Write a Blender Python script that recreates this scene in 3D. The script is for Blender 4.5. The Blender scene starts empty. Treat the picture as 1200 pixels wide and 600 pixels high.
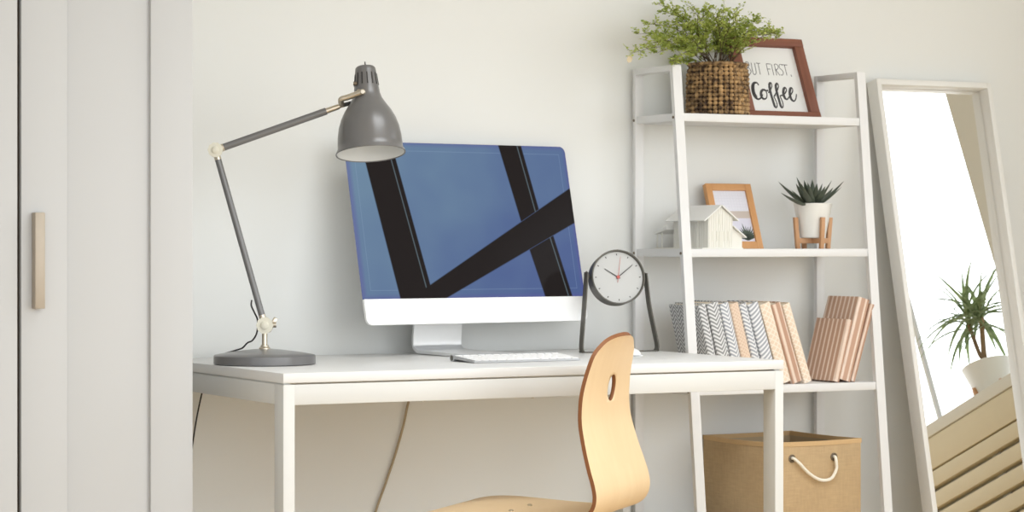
import bpy, bmesh, math, random
from mathutils import Vector, Matrix, Euler
SC = bpy.context.scene
COL = SC.collection
PI = math.pi
V = Vector
rnd = random.Random(7)

# ------------------------------------------------------------------ camera
F_PX, YAW, Y0 = 2905.2, 0.4864, 284.96
CAM = V((-2.0038, -5.5846, 1.0128))
RGT = V((math.cos(YAW), -math.sin(YAW), 0)); FWD = V((math.sin(YAW), math.cos(YAW), 0)); UP = V((0, 0, 1))
cd = bpy.data.cameras.new('camera'); cam = bpy.data.objects.new('camera', cd); COL.objects.link(cam)
cam.location = CAM; cam.rotation_euler = (PI/2, 0, -YAW)
cd.sensor_width = 36; cd.lens = F_PX/1200*36; cd.shift_y = -(300-Y0)/1200
cd.clip_start = .05; cd.clip_end = 60
cd.dof.use_dof = True; cd.dof.focus_distance = 5.55; cd.dof.aperture_fstop = 9
SC.camera = cam

def ray(px, py): return FWD + RGT*((px-600)/F_PX) + UP*((Y0-py)/F_PX)
def at(px, py, Y):
    d = ray(px, py); return CAM + d*((Y-CAM.y)/d.y)
def atz(px, py, Z):
    d = ray(px, py); return CAM + d*((Z-CAM.z)/d.z)
def atp(px, py, P, a):           # vertical plane through P holding direction a
    n = V((-a[1], a[0], 0)); d = ray(px, py)
    return CAM + d*((V(P)-CAM).dot(n)/d.dot(n))

# ------------------------------------------------------------------ materials
def new_mat(name):
    m = bpy.data.materials.new(name); m.use_nodes = True
    return m, m.node_tree, m.node_tree.nodes['Principled BSDF']
def s2l(c):
    return tuple(((x/255)/12.92 if x/255 <= .04045 else ((x/255+.055)/1.055)**2.4) for x in c)
class NT:
    def __init__(s, nt): s.nt = nt
    def n(s, t, **k):
        o = s.nt.nodes.new(t)
        for a, b in k.items(): setattr(o, a, b)
        return o
    def put(s, sock, v):
        if hasattr(v, 'is_output') or isinstance(v, bpy.types.NodeSocket): s.nt.links.new(v, sock)
        else: sock.default_value = v
    def math(s, op, a, b=0.0, c=0.0, clamp=False):
        o = s.n('ShaderNodeMath', operation=op, use_clamp=clamp)
        s.put(o.inputs[0], a); s.put(o.inputs[1], b)
        if len(o.inputs) > 2: s.put(o.inputs[2], c)
        return o.outputs[0]
    def mix(s, f, a, b):
        o = s.n('ShaderNodeMix', data_type='RGBA')
        s.put(o.inputs[0], f)
        for i, v in ((6, a), (7, b)):
            if isinstance(v, tuple): v = (*v[:3], 1)
            s.put(o.inputs[i], v)
        return o.outputs[2]
    def obj(s):
        t = s.n('ShaderNodeTexCoord'); x = s.n('ShaderNodeSeparateXYZ'); s.nt.links.new(t.outputs['Object'], x.inputs[0])
        return t.outputs['Object'], x.outputs[0], x.outputs[1], x.outputs[2]
    def noise(s, scale, vec=None, detail=3, stretch=None):
        o = s.n('ShaderNodeTexNoise'); o.inputs['Scale'].default_value = scale; o.inputs['Detail'].default_value = detail
        if vec is None: vec = s.obj()[0]
        if stretch:
            m = s.n('ShaderNodeMapping'); m.inputs['Scale'].default_value = stretch; s.nt.links.new(vec, m.inputs[0]); vec = m.outputs[0]
        s.nt.links.new(vec, o.inputs['Vector']); return o.outputs[0]
    def bump(s, h, strength, dist, bs):
        o = s.n('ShaderNodeBump'); o.inputs['Strength'].default_value = strength; o.inputs['Distance'].default_value = dist
        s.put(o.inputs['Height'], h); s.nt.links.new(o.outputs[0], bs.inputs['Normal'])
def mat(name, rgb, rough=.5, metal=0., var=.03, scale=30, bump=0., bscale=None, spec=.5, sss=0, stretch=None, coat=0):
    m, nt, b = new_mat(name); N = NT(nt)
    c = s2l(rgb)
    lo = tuple(x*(1-var) for x in c); hi = tuple(min(1, x*(1+var)) for x in c)
    nz = N.noise(scale, stretch=stretch)
    nt.links.new(N.mix(nz, lo, hi), b.inputs['Base Color'])
    b.inputs['Roughness'].default_value = rough; b.inputs['Metallic'].default_value = metal
    b.inputs['Specular IOR Level'].default_value = spec
    if coat: b.inputs['Coat Weight'].default_value = coat
    if bump: N.bump(N.noise(bscale or scale), bump, .002, b)
    return m
def wood(name, light, dark, scale=1., rough=.45, axis='Z', spec=.4):
    m, nt, b = new_mat(name); N = NT(nt)
    st = {'X': (2, 40, 40), 'Y': (40, 2, 40), 'Z': (40, 40, 2)}[axis]
    st = tuple(x*scale for x in st)
    n1 = N.noise(1.5, detail=6, stretch=st)
    n2 = N.noise(.5, detail=2, stretch=st)
    f = N.math('ADD', N.math('MULTIPLY', n1, .6), N.math('MULTIPLY', n2, .5), clamp=True)
    nt.links.new(N.mix(f, s2l(dark), s2l(light)), b.inputs['Base Color'])
    b.inputs['Roughness'].default_value = rough; b.inputs['Specular IOR Level'].default_value = spec
    N.bump(n1, .15, .001, b)
    return m
def floor_mat():
    m, nt, b = new_mat('oak_floor'); N = NT(nt)
    t = N.n('ShaderNodeTexCoord')
    br = N.n('ShaderNodeTexBrick'); nt.links.new(t.outputs['Object'], br.inputs[0])
    br.inputs['Scale'].default_value = 1; br.inputs['Brick Width'].default_value = 1.6; br.inputs['Row Height'].default_value = .14
    br.inputs['Mortar Size'].default_value = .002
    br.inputs['Color1'].default_value = (*s2l((222, 196, 150)), 1); br.inputs['Color2'].default_value = (*s2l((212, 184, 138)), 1)
    br.inputs['Mortar'].default_value = (*s2l((90, 62, 38)), 1)
    n = N.noise(2, stretch=(2, 40, 1), detail=5)
    nt.links.new(N.mix(N.math('MULTIPLY', n, .4), br.outputs[0], s2l((178, 142, 98))), b.inputs['Base Color'])
    b.inputs['Roughness'].default_value = .5
    return m
def herring(name, ca, cb, per_u=.0155, per_v=.0108, amp=1.0):
    m, nt, b = new_mat(name); N = NT(nt); _, x, y, z = N.obj()
    u = N.math('ADD', x, y)
    tri = N.math('PINGPONG', u, per_u)
    v = N.math('ADD', z, N.math('MULTIPLY', tri, amp))
    w = N.math('PINGPONG', v, per_v/2)
    f = N.math('MULTIPLY', N.math('SUBTRACT', w, per_v*.25), 3.2/per_v)
    f = N.math('ADD', f, .5, clamp=True)
    nt.links.new(N.mix(f, s2l(ca), s2l(cb)), b.inputs['Base Color'])
    b.inputs['Roughness'].default_value = .7
    return m
def vstripe(name, ca, cb, per=.013):
    m, nt, b = new_mat(name); N = NT(nt); _, x, y, z = N.obj()
    u = N.math('ADD', x, y)
    w = N.math('PINGPONG', N.math('ADD', u, N.math('MULTIPLY', N.noise(40), .002)), per/2)
    f = N.math('ADD', N.math('MULTIPLY', N.math('SUBTRACT', w, per*.33), 9/per), .5, clamp=True)
    f = N.math('MULTIPLY', f, N.math('ADD', .55, N.math('MULTIPLY', N.noise(60, detail=2, stretch=(1, 1, .3)), .6)), clamp=True)
    nt.links.new(N.mix(f, s2l(ca), s2l(cb)), b.inputs['Base Color']); b.inputs['Roughness'].default_value = .7
    return m
def lattice(name, ca, cb, per=.016):
    m, nt, b = new_mat(name); N = NT(nt); _, x, y, z = N.obj()
    u = N.math('ADD', x, y)
    a = N.math('PINGPONG', N.math('ADD', z, u), per/2); c = N.math('PINGPONG', N.math('SUBTRACT', z, u), per/2)
    w = N.math('MINIMUM', a, c)
    f = N.math('ADD', N.math('MULTIPLY', N.math('SUBTRACT', w, per*.1), 7/per), .5, clamp=True)
    nt.links.new(N.mix(f, s2l(ca), s2l(cb)), b.inputs['Base Color']); b.inputs['Roughness'].default_value = .7
    return m
def burlap(name, c, k=1.):
    m, nt, b = new_mat(name); N = NT(nt); _, x, y, z = N.obj()
    wa = N.math('PINGPONG', N.math('ADD', x, y), .0011); wb = N.math('PINGPONG', z, .0011)
    f = N.math('MULTIPLY', N.math('ADD', wa, wb), 350)
    n1 = N.noise(28, stretch=(1, 1, 8)); n2 = N.noise(28, stretch=(6, 6, 1)); n3 = N.noise(9)
    g = N.math('MULTIPLY', N.math('ADD', N.math('ADD', n1, n2), n3), .36)
    g = N.math('ADD', N.math('MULTIPLY', f, .12), N.math('MULTIPLY', g, 1.0), clamp=True)
    cl = s2l(c)
    nt.links.new(N.mix(g, tuple(q*.62 for q in cl), tuple(min(1, q*1.28) for q in cl)), b.inputs['Base Color'])
    b.inputs['Roughness'].default_value = .95; b.inputs['Specular IOR Level'].default_value = .1
    N.bump(N.math('ADD', f, N.math('MULTIPLY', n1, .8)), .5, .001, b)
    return m

M = {}
M['wall'] = mat('painted_wall', (225, 226, 224), .85, var=.012, scale=3, spec=.2)
M['rwall'] = mat('painted_side_wall', (222, 219, 208), .85, var=.012, scale=3, spec=.2)
M['white'] = mat('white_laminate', (230, 230, 227), .35, var=.006, spec=.4)
M['desk'] = mat('desk_white', (219, 219, 218), .38, var=.006, spec=.45)
M['deskmetal'] = mat('desk_frame_white', (210, 210, 207), .45, var=.006, spec=.35)
M['rack'] = mat('white_powder_coat', (220, 220, 220), .5, var=.005)
M['wardrobe'] = mat('wardrobe_foil', (189, 190, 191), .55, var=.006, scale=5, spec=.3)
M['slat'] = mat('cream_painted_slat', (216, 203, 172), .6, var=.02)
M['handle'] = mat('brushed_beige_metal', (168, 157, 142), .45, .2, var=.04, scale=60)
M['dark'] = mat('dark_gap', (60, 50, 42), .8)
M['lamp'] = mat('grey_lamp_enamel', (108, 107, 107), .28, .1, var=.01, spec=.6)
M['lampin'] = mat('lamp_lining', (204, 206, 206), .6, var=.01)
M['nickel'] = mat('brushed_nickel', (205, 195, 178), .3, .9, var=.04, scale=80)
M['cream'] = mat('cream_plastic_knob', (212, 208, 192), .45, var=.02)
M['black'] = mat('black_rubber', (38, 36, 34), .6)
M['alu'] = mat('anodised_aluminium', (226, 227, 228), .38, .55, var=.01, scale=90)
M['chin'] = mat('bright_aluminium', (252, 252, 252), .45, .0, var=.002, spec=.6)
M['kbbase'] = mat('grey_aluminium', (182, 183, 185), .45, .3)
M['keys'] = mat('white_keycaps', (240, 240, 240), .5, var=.005)
M['glass'] = None
M['clock'] = mat('dark_olive_metal', (90, 87, 79), .45, .1, var=.03)
M['dial'] = mat('clock_dial', (192, 192, 190), .6, var=.01)
M['hand'] = mat('clock_hand_dark', (48, 46, 46), .5)
M['red'] = mat('clock_hand_red', (188, 92, 84), .5)
M['birch'] = wood('birch_veneer', (233, 207, 168), (221, 190, 148), .8, .38)
M['plyedge'] = wood('plywood_edge', (138, 88, 50), (112, 66, 34), 1., .6)
M['walnut'] = wood('reddish_brown_wood', (158, 102, 82), (84, 50, 38), 1.2, .6, 'Z')
M['walnutx'] = wood('reddish_brown_wood_flat', (158, 102, 82), (84, 50, 38), 1.2, .6, 'X')
M['oak'] = wood('honey_wood', (214, 162, 110), (190, 136, 86), 1., .5)
M['bamboo'] = wood('bamboo_wood', (205, 160, 120), (182, 134, 94), 1., .5)
M['paper'] = mat('sign_paper', (232, 232, 231), .8, var=.005)
M['ink'] = mat('grey_black_ink', (70, 68, 70), .8)
M['thinink'] = mat('grey_ink', (96, 95, 97), .8)
M['pot'] = mat('white_ceramic', (232, 231, 226), .35, var=.005)
M['soil'] = mat('potting_soil', (62, 48, 36), .95, var=.4, scale=200, bump=.6)
M['succ'] = mat('succulent_leaf', (76, 86, 74), .5, var=.18, scale=60)
M['model'] = mat('model_plaster', (224, 223, 216), .7, var=.01)
M['modelroof'] = mat('model_roof_white', (228, 228, 226), .7, var=.01)
M['modeldark'] = mat('model_window_recess', (218, 217, 208), .7)
M['pages'] = mat('book_pages', (226, 214, 196), .9, var=.08, scale=400)
M['rope'] = mat('cotton_rope', (236, 230, 216), .9, var=.05, scale=300, bump=.5)
M['grommet'] = mat('grommet_metal', (120, 108, 92), .4, .7)
M['jute'] = burlap('jute_cloth', (188, 162, 126))
M['binding'] = mat('jute_binding', (200, 168, 124), .9, var=.06, scale=200)
M['inner'] = mat('basket_lining', (178, 158, 128), .95, var=.05)
M['mirrorframe'] = mat('mirror_frame_white', (226, 225, 221), .4, var=.005)
M['greycord'] = mat('beige_cord', (165, 148, 120), .6)
M['dryleaf'] = mat('dried_leaf', (205, 190, 160), .8, var=.08)
M['stem'] = mat('plant_stem', (78, 62, 42), .8, var=.2)
M['bark'] = mat('dracaena_stem', (140, 115, 85), .8, var=.2, scale=90)
M['floor'] = floor_mat()
M['herA'] = herring('grey_herringbone', (128, 130, 132), (222, 223, 224))
M['herD'] = herring('dark_grey_herringbone', (104, 104, 98), (196, 196, 188))
M['herB'] = herring('blue_grey_herringbone', (150, 156, 166), (230, 231, 233))
M['diag'] = herring('blue_grey_slanted_stripe', (152, 158, 168), (230, 231, 234), per_u=.5, amp=-.5)
M['blush'] = lattice('blush_lattice', (236, 227, 214), (226, 206, 184))
M['blushd'] = lattice('blush_dotted', (228, 210, 192), (212, 186, 164), .010)
M['strA'] = vstripe('terracotta_stripe', (184, 147, 125), (230, 212, 196), .0195)
M['strB'] = vstripe('terracotta_stripe_wide', (190, 154, 132), (232, 216, 202), .0190)

def leafmat(name, a, b_, trans=.25, rough=.5):
    m, nt, b = new_mat(name); N = NT(nt)
    n = N.noise(55, detail=2)
    f = N.math('ADD', N.math('MULTIPLY', N.math('SUBTRACT', n, .5), 2.6), .5, clamp=True)
    nt.links.new(N.mix(f, s2l(a), s2l(b_)), b.inputs['Base Color']); b.inputs['Roughness'].default_value = rough
    tr = N.n('ShaderNodeBsdfTranslucent'); nt.links.new(N.mix(f, s2l(a), s2l(b_)), tr.inputs[0])
    ms = N.n('ShaderNodeMixShader'); ms.inputs[0].default_value = trans
    nt.links.new(b.outputs[0], ms.inputs[1]); nt.links.new(tr.outputs[0], ms.inputs[2])
    nt.links.new(ms.outputs[0], nt.nodes['Material Output'].inputs[0])
    return m
M['fern'] = leafmat('fern_leaflet', (136, 158, 66), (216, 224, 132), .45)
M['drac'] = leafmat('dracaena_leaf', (136, 156, 116), (206, 216, 180), .62)
m, nt, b = new_mat('mirror_silver'); b.inputs['Metallic'].default_value = 1; b.inputs['Roughness'].default_value = 0
N = NT(nt); nt.links.new(N.mix(N.noise(2), (.93, .93, .92), (.94, .94, .93)), b.inputs['Base Color']); M['mirror'] = m
m, nt, b = new_mat('window_glass'); N = NT(nt)
tp = N.n('ShaderNodeBsdfTransparent'); gl = N.n('ShaderNodeBsdfGlossy'); gl.inputs['Roughness'].default_value = .02
ms = N.n('ShaderNodeMixShader'); ms.inputs[0].default_value = .05
nt.links.new(tp.outputs[0], ms.inputs[1]); nt.links.new(gl.outputs[0], ms.inputs[2]); nt.links.new(ms.outputs[0], nt.nodes['Material Output'].inputs[0])
M['pane'] = m

def weave_mat():
    m, nt, b = new_mat('water_hyacinth'); N = NT(nt)
    n = N.noise(75, detail=3); n2 = N.noise(18, detail=1)
    f = N.math('ADD', N.math('MULTIPLY', N.math('SUBTRACT', N.math('ADD', N.math('MULTIPLY', n, .65), N.math('MULTIPLY', n2, .35)), .5), 5), .5, clamp=True)
    nt.links.new(N.mix(f, s2l((66, 46, 28)), s2l((180, 146, 100))), b.inputs['Base Color'])
    b.inputs['Roughness'].default_value = .7
    return m
M['weave'] = weave_mat()
M['weavecore'] = mat('weave_shadow_core', (58, 44, 32), .9)

# ------------------------------------------------------------------ geometry
class G:
    def __init__(s): s.v = []; s.f = []
    def add(s, vs, fs):
        o = len(s.v); s.v += [V(p) for p in vs]; s.f += [tuple(i+o for i in f) for f in fs]; return s
    def bm(s, b):
        b.verts.ensure_lookup_table(); b.verts.index_update()
        s.add([v.co.copy() for v in b.verts], [[v.index for v in f.verts] for f in b.faces]); b.free(); return s
    def box(s, lo, hi, bev=0., mx=None, seg=2):
        b = bmesh.new(); bmesh.ops.create_cube(b, size=1)
        lo = V(lo); hi = V(hi); c = (lo+hi)/2; d = hi-lo
        for v in b.verts: v.co = V((v.co.x*d.x, v.co.y*d.y, v.co.z*d.z))+c
        if bev: bmesh.ops.bevel(b, geom=b.edges[:], offset=min(bev, min(abs(q) for q in d)*.45), segments=seg, affect='EDGES', profile=.5)
        if mx is not None: b.transform(mx)
        return s.bm(b)
    def tube(s, pts, r, seg=10, cap=True, closed=False, flat=None):
        pts = [V(p) for p in pts]; n = len(pts); R = r if isinstance(r, (list, tuple)) else [r]*n
        vs = []; prev = None
        for i, p in enumerate(pts):
            t = (pts[(i+1) % n]-pts[i-1]) if closed else (pts[min(i+1, n-1)]-pts[max(i-1, 0)])
            if t.length < 1e-9: t = V((0, 0, 1))
            t.normalize()
            if prev is None:
                a = V((0, 0, 1)) if abs(t.z) < .9 else V((1, 0, 0)); u = t.cross(a).normalized()
            else:
                u = (prev - t*prev.dot(t)); u = u.normalized() if u.length > 1e-6 else t.orthogonal().normalized()
            prev = u; w = t.cross(u)
            for k in range(seg):
                an = 2*PI*k/seg; vs.append(p+(u*math.cos(an)+w*math.sin(an))*R[i])
        fs = []
        m_ = n if closed else n-1
        for i in range(m_):
            j = (i+1) % n
            for k in range(seg): fs.append((i*seg+k, i*seg+(k+1) % seg, j*seg+(k+1) % seg, j*seg+k))
        if cap and not closed: fs.append(tuple(reversed(range(seg)))); fs.append(tuple((n-1)*seg+k for k in range(seg)))
        return s.add(vs, fs)
    def lathe(s, prof, o=(0, 0, 0), ax=(0, 0, 1), seg=48, closed=False, cap=True):
        ax = V(ax).normalized(); q = V((0, 0, 1)).rotation_difference(ax).to_matrix().to_4x4(); q = Matrix.Translation(V(o)) @ q
        vs = []
        for r, z in prof:
            for k in range(seg):
                a = 2*PI*k/seg; vs.append(q @ V((r*math.cos(a), r*math.sin(a), z)))
        fs = []; n = len(prof)
        for i in range(n if closed else n-1):
            j = (i+1) % n
            for k in range(seg): fs.append((i*seg+k, i*seg+(k+1) % seg, j*seg+(k+1) % seg, j*seg+k))
        if not closed and cap:
            if prof[0][0] > 1e-5: fs.append(tuple(reversed(range(seg))))
            if prof[-1][0] > 1e-5: fs.append(tuple((n-1)*seg+k for k in range(seg)))
        return s.add(vs, fs)
    def prism(s, poly, d):          # poly of 3D points, extruded by vector d
        n = len(poly); d = V(d)
        vs = [V(p) for p in poly]+[V(p)+d for p in poly]
        fs = [tuple(range(n)), tuple(reversed(range(n, 2*n)))]+[(i, i+n, (i+1) % n+n, (i+1) % n) for i in range(n)]
        return s.add(vs, fs)
    def xf(s, mx):
        s.v = [mx @ p for p in s.v]; return s

def W(o):
    m = o.matrix_basis.copy()
    while o.parent: o = o.parent; m = o.matrix_basis @ m
    return m
def obj(name, g, m, parent=None, local=False, angle=35, label=None, smooth=True):
    me = bpy.data.meshes.new(name); vs = g.v
    loc = None
    if parent is not None and not local:
        inv = W(parent).inverted(); vs = [inv @ p for p in vs]
    if parent is None and not local:
        xs = [p.x for p in vs]; ys = [p.y for p in vs]; zs = [p.z for p in vs]
        loc = V(((min(xs)+max(xs))/2, (min(ys)+max(ys))/2, min(zs))); vs = [p-loc for p in vs]
    me.from_pydata([tuple(p) for p in vs], [], g.f); me.update()
    b = bmesh.new(); b.from_mesh(me); bmesh.ops.recalc_face_normals(b, faces=b.faces[:]); b.to_mesh(me); b.free()
    if smooth:
        me.shade_smooth(); me.set_sharp_from_angle(angle=math.radians(angle))
    mats = m if isinstance(m, list) else [m]
    for q in mats: me.materials.append(M[q] if isinstance(q, str) else q)
    o = bpy.data.objects.new(name, me); COL.objects.link(o)
    if loc is not None: o.location = loc
    if parent is not None: o.parent = parent
    if label: o['label'] = label
    return o
def thing(name, label, cat, loc=(0, 0, 0), rot=(0, 0, 0), group=None):
    o = bpy.data.objects.new(name, None); COL.objects.link(o); o.empty_display_size = .05
    o.location = loc; o.rotation_euler = rot; o['label'] = label; o['category'] = cat
    if group: o['group'] = group
    return o
def tag(o, label, cat, group=None, kind=None):
    o['label'] = label; o['category'] = cat
    if group: o['group'] = group
    if kind: o['kind'] = kind
    return o
def struct(o, label=None):
    o['kind'] = 'structure'
    if label: o['label'] = label
    return o
def smoothpath(pts, n=8, closed=False):
    P = [V(p) for p in pts]; out = []; m_ = len(P)
    rng = range(m_) if closed else range(m_-1)
    for i in rng:
        if closed: a, b_, c, d = P[i-1], P[i], P[(i+1) % m_], P[(i+2) % m_]
        else: a, b_, c, d = P[max(i-1, 0)], P[i], P[i+1], P[min(i+2, m_-1)]
        for k in range(n):
            t = k/n
            out.append(.5*((2*b_)+(c-a)*t+(2*a-5*b_+4*c-d)*t*t+(3*b_-a-3*c+d)*t**3))
    if not closed: out.append(P[-1])
    return out

# ------------------------------------------------------------------ room
XW = 3.04
struct(obj('floor', G().box((-3.2, -6.6, -.06), (XW+.25, .12, 0)), 'floor'), 'warm oak plank floor')
struct(obj('wall_back', G().box((-3.2, 0, 0), (XW+.25, .12, 2.75)), 'wall'), 'plain off-white painted back wall')
struct(obj('ceiling', G().box((-3.2, -4.4, 2.75), (XW+.25, .12, 2.85)), 'wall'), 'plain white ceiling above the frame')
WY0, WY1, WZ0, WZ1 = -2.75, -.845, .905, 2.45
g = G().box((XW, -4.4, 0), (XW+.25, 0, WZ0)).box((XW, -4.4, WZ1), (XW+.25, 0, 2.75)).box((XW, WY1, WZ0), (XW+.25, 0, WZ1)).box((XW, -4.4, WZ0), (XW+.25, WY0, WZ1))
struct(obj('wall_right', g, 'rwall'), 'side wall with the bright window, seen in the mirror')
wf = struct(obj('window_1', G().box((XW+.225, WY0, WZ0), (XW+.25, WY0+.05, WZ1)).box((XW+.225, WY1-.0, WZ0), (XW+.25, WY1-.02, WZ1))
   .box((XW+.225, WY0, WZ0), (XW+.25, WY1, WZ0+.015)).box((XW+.225, WY0, WZ1-.05), (XW+.25, WY1, WZ1)).box((XW+.23, -1.607, WZ0), (XW+.245, -1.593, WZ1)), 'white'),
   'bright window reflected in the leaning mirror')
obj('window_pane', G().box((XW+.236, WY0+.01, WZ0+.01), (XW+.240, WY1-.01, WZ1-.01)), 'pane', wf)

# sill board and slatted cover below the window (seen in the mirror)
SY0, SY1 = -2.7, -.35
struct(obj('trim_1', G().box((2.995, SY0, .872), (XW+.225, SY1, .912), .003), 'rwall'), 'white window sill board under the potted dracaena')
rc = thing('radiator_cover', 'white slatted cover under the window sill, seen in the leaning mirror', 'radiator cover', (3.01, (SY0+SY1)/2, 0))
obj('top_panel', G().box((3.0, SY0+.01, .772), (3.032, SY1-.01, .87), .002), 'slat', rc)
z = .766
k = 0
while z > .12:
    obj('slat', G().box((3.0, SY0+.01, z-.050), (3.032, SY1-.01, z), .003), 'slat', rc); z -= .066
for y in (SY0+.03, -1.1, SY1-.06): obj('upright', G().box((3.0322, y, 0), (3.0395, y+.04, .87), .001), 'white', rc)

# ------------------------------------------------------------------ wardrobe
wd = thing('wardrobe', 'tall white panelled wardrobe standing at left against the wall', 'wardrobe', (-.6, -.3, 0))
WR = -.137
xg = -.516
obj('body', G().box((-1.35, -.578, .0), (WR, -.004, 2.3), .001), 'wardrobe', wd)
def door(x0, x1, zb=.06, zt=2.26, st=.098):
    g = G(); yf, yb = -.6, -.5795
    g.box((x0, yf, zb), (x0+st, yb, zt), .0015); g.box((x1-st+.004, yf, zb), (x1, yb, zt), .0015)
    g.box((x0+st-.0005, yf, zb), (x1-st+.0045, yb, zb+.1), .0015); g.box((x0+st-.0005, yf, zt-.1), (x1-st+.0045, yb, zt), .0015)
    return g
for i, (x0, x1) in enumerate(((-.511, WR), (-1.35, -.519))):
    d = obj('door', door(x0, x1), 'wardrobe', wd)
    obj('door_panel', G().box((x0+.09, -.5905, .12), (x1-.09, -.581, 2.2), .001), 'wardrobe', d)
    hx = x0+.022 if i == 0 else x1-.045
    if i == 0: obj('handle', G().box((hx, -.625, .878), (hx+.021, -.6, 1.076), .0015), 'handle', d, label='beige metal bar handle')
obj('gap_shade_strip', G().box((-.5195, -.585, .06), (-.5105, -.5785, 2.26)), 'dark', wd)  # dark strip standing in for the shade between the doors

# ------------------------------------------------------------------ desk
DW, DF, DB, DT = 1.259, -.770, -.020, .74
dk = thing('desk', 'white desk on a thin metal frame carrying computer and lamp', 'desk', (DW/2, (DF+DB)/2, 0))
obj('tabletop', G().box((0, DF, DT-.021), (DW, DB, DT), .0012), 'desk', dk)
ZA = DT-.021-.0035
for nm, a, b_ in (('apron', (.026, DF+.001, ZA-.043), (DW-.022, DF+.02, ZA)), ('apron', (.026, DB-.02, ZA-.043), (DW-.022, DB-.001, ZA)),
                  ('apron', (.001, DF+.05, ZA-.043), (.02, DB-.05, ZA)), ('apron', (DW-.02, DF+.05, ZA-.043), (DW-.001, DB-.05, ZA))):
    obj(nm, G().box(a, b_, .001), 'deskmetal', dk)
for x0, x1 in ((.0005, .0265), (DW-.0235, DW-.0005)):
    for y0, y1 in ((DF+.0005, DF+.0505), (DB-.0505, DB-.0005)):
        obj('leg', G().box((x0, y0, 0), (x1, y1, ZA), .001), 'deskmetal', dk)
obj('support_batten', G().box((.05, DF+.04, ZA), (DW-.05, DF+.08, DT-.0212)).box((.05, DB-.08, ZA), (DW-.05, DB-.04, DT-.0212)).box((.005, DF+.01, ZA), (.02, DB-.01, DT-.0212)).box((DW-.02, DF+.01, ZA), (DW-.005, DB-.01, DT-.0212)), 'deskmetal', dk)
for x in (.33, .6): obj('bolt', G().lathe([(.003, 0), (.003, .0025)], (x, DF+.012, ZA-.0455), seg=12), 'nickel', dk)

# ------------------------------------------------------------------ ladder rack
RX, RY, RW_, RH, RD, RT = 1.2941, -.0199, .5975, 1.4653, .3524, .1977
def fy(z): return RY-(RD+(RT-RD)*z/RH)
rk = thing('shelf_unit', 'white ladder-style metal shelf unit with sloping front posts beside the desk', 'shelf unit', (RX+RW_/2, RY-.16, 0))
UW, UD = .026, .014
for x in (RX, RX+RW_-UW):
    pf = [V((x, fy(0), 0)), V((x, fy(0)+UD, 0)), V((x, fy(RH)+UD, RH)), V((x, fy(RH), RH))]
    obj('front_post', G().prism(pf, (UW, 0, 0)), 'rack', rk, smooth=False)
    obj('rear_post', G().box((x, RY-UD, 0), (x+UW, RY, RH), .001), 'rack', rk)
    obj('top_rail', G().box((x+.0002, fy(RH)+UD, RH-.015), (x+UW-.0002, RY-UD, RH), .0005), 'rack', rk)
    for s in (1.3429, .9982, .6503, .290):
        obj('side_rail', G().box((x+.004, fy(s)+UD*.8, s-.0195), (x+.012 if x == RX else x+UW-.004, RY-UD, s-.001)), 'rack', rk)
for s in (1.3429, .9982, .6503, .290):
    g = G().box((RX+UW+.0003, fy(s)+.001, s-.0205), (RX+RW_-UW-.0003, RY-.001, s), .001)
    sh = obj('shelf', g, 'rack', rk)
    for x in (RX-.002, RX+RW_-.0005):
        for y in (fy(s)+.008, RY-.008): obj('screw', G().lathe([(.0035, 0), (.0035, .0025)], (x, y, s-.011), ax=(1, 0, 0), seg=12), 'grommet', sh)

# ------------------------------------------------------------------ leaning mirror
PH = .213; MW, ML, MD = .396, 1.49, .046
tl = at(1027, 92, -.0475)
rootp = tl - V((0, math.sin(PH), math.cos(PH)))*ML
mr = thing('floor_mirror', 'tall white-framed mirror leaning against the wall at right', 'mirror', rootp, (-PH, 0, 0))
fr = .0155
g = G().box((0, 0, 0), (fr, MD, ML), .001).box((MW-fr, 0, 0), (MW, MD, ML), .001).box((fr-.0005, .0001, ML-fr), (MW-fr+.0005, MD-.0001, ML-.0001), .0005).box((fr-.0005, .0001, .0001), (MW-fr+.0005, MD-.0001, fr), .0005)
obj('frame', g, 'mirrorframe', mr, local=True)
obj('mirror_glass', G().box((fr+.0005, .036, fr+.0005), (MW-fr-.0005, .039, ML-fr-.0005)), 'mirror', mr, local=True, label='reflective mirror glass')
obj('back_panel', G().box((fr+.0005, .0395, fr+.0005), (MW-fr-.0005, .0455, ML-fr-.0005)), 'mirrorframe', mr, local=True)
nM = V((0, -math.cos(PH), math.sin(PH))); PM = rootp - nM*.036
def refl(px, py, X):
    d = ray(px, py); t = (PM-CAM).dot(nM)/d.dot(nM); q = CAM+d*t; r = d-nM*(2*d.dot(nM)); return q+r*((X-q.x)/r.x)

# ------------------------------------------------------------------ dracaena on the sill
XP = 3.155
pc = refl(1156, 427, XP); PR = .084
PCY = pc.y
SZ = .912
HP = pc.z-SZ
dp = thing('potted_dracaena', 'spiky potted dracaena in white pot on window sill, reflected in mirror', 'potted plant', (XP, PCY, SZ))
g = G().lathe([(PR*.62, .02), (PR*.66, .022), (PR, HP-.002), (PR*.96, HP), (PR*.93, HP-.012), (PR*.6, HP-.027)], (XP, PCY, SZ), seg=48)
obj('pot', g, 'pot', dp)
obj('soil', G().lathe([(PR*.9, HP-.027), (PR*.92, HP-.019), (0, HP-.016)], (XP, PCY, SZ), seg=32), 'soil', dp)
for k in range(4):
    a = PI/4+k*PI/2+1.0; x, y = XP+math.cos(a)*.066, PCY+math.sin(a)*.066
    obj('stand_leg', G().box((-.007, -.007, 0), (.007, .007, .062), .001, Matrix.Translation((x, y, SZ)) @ Matrix.Rotation(a, 4, 'Z')), 'bamboo', dp)
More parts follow.
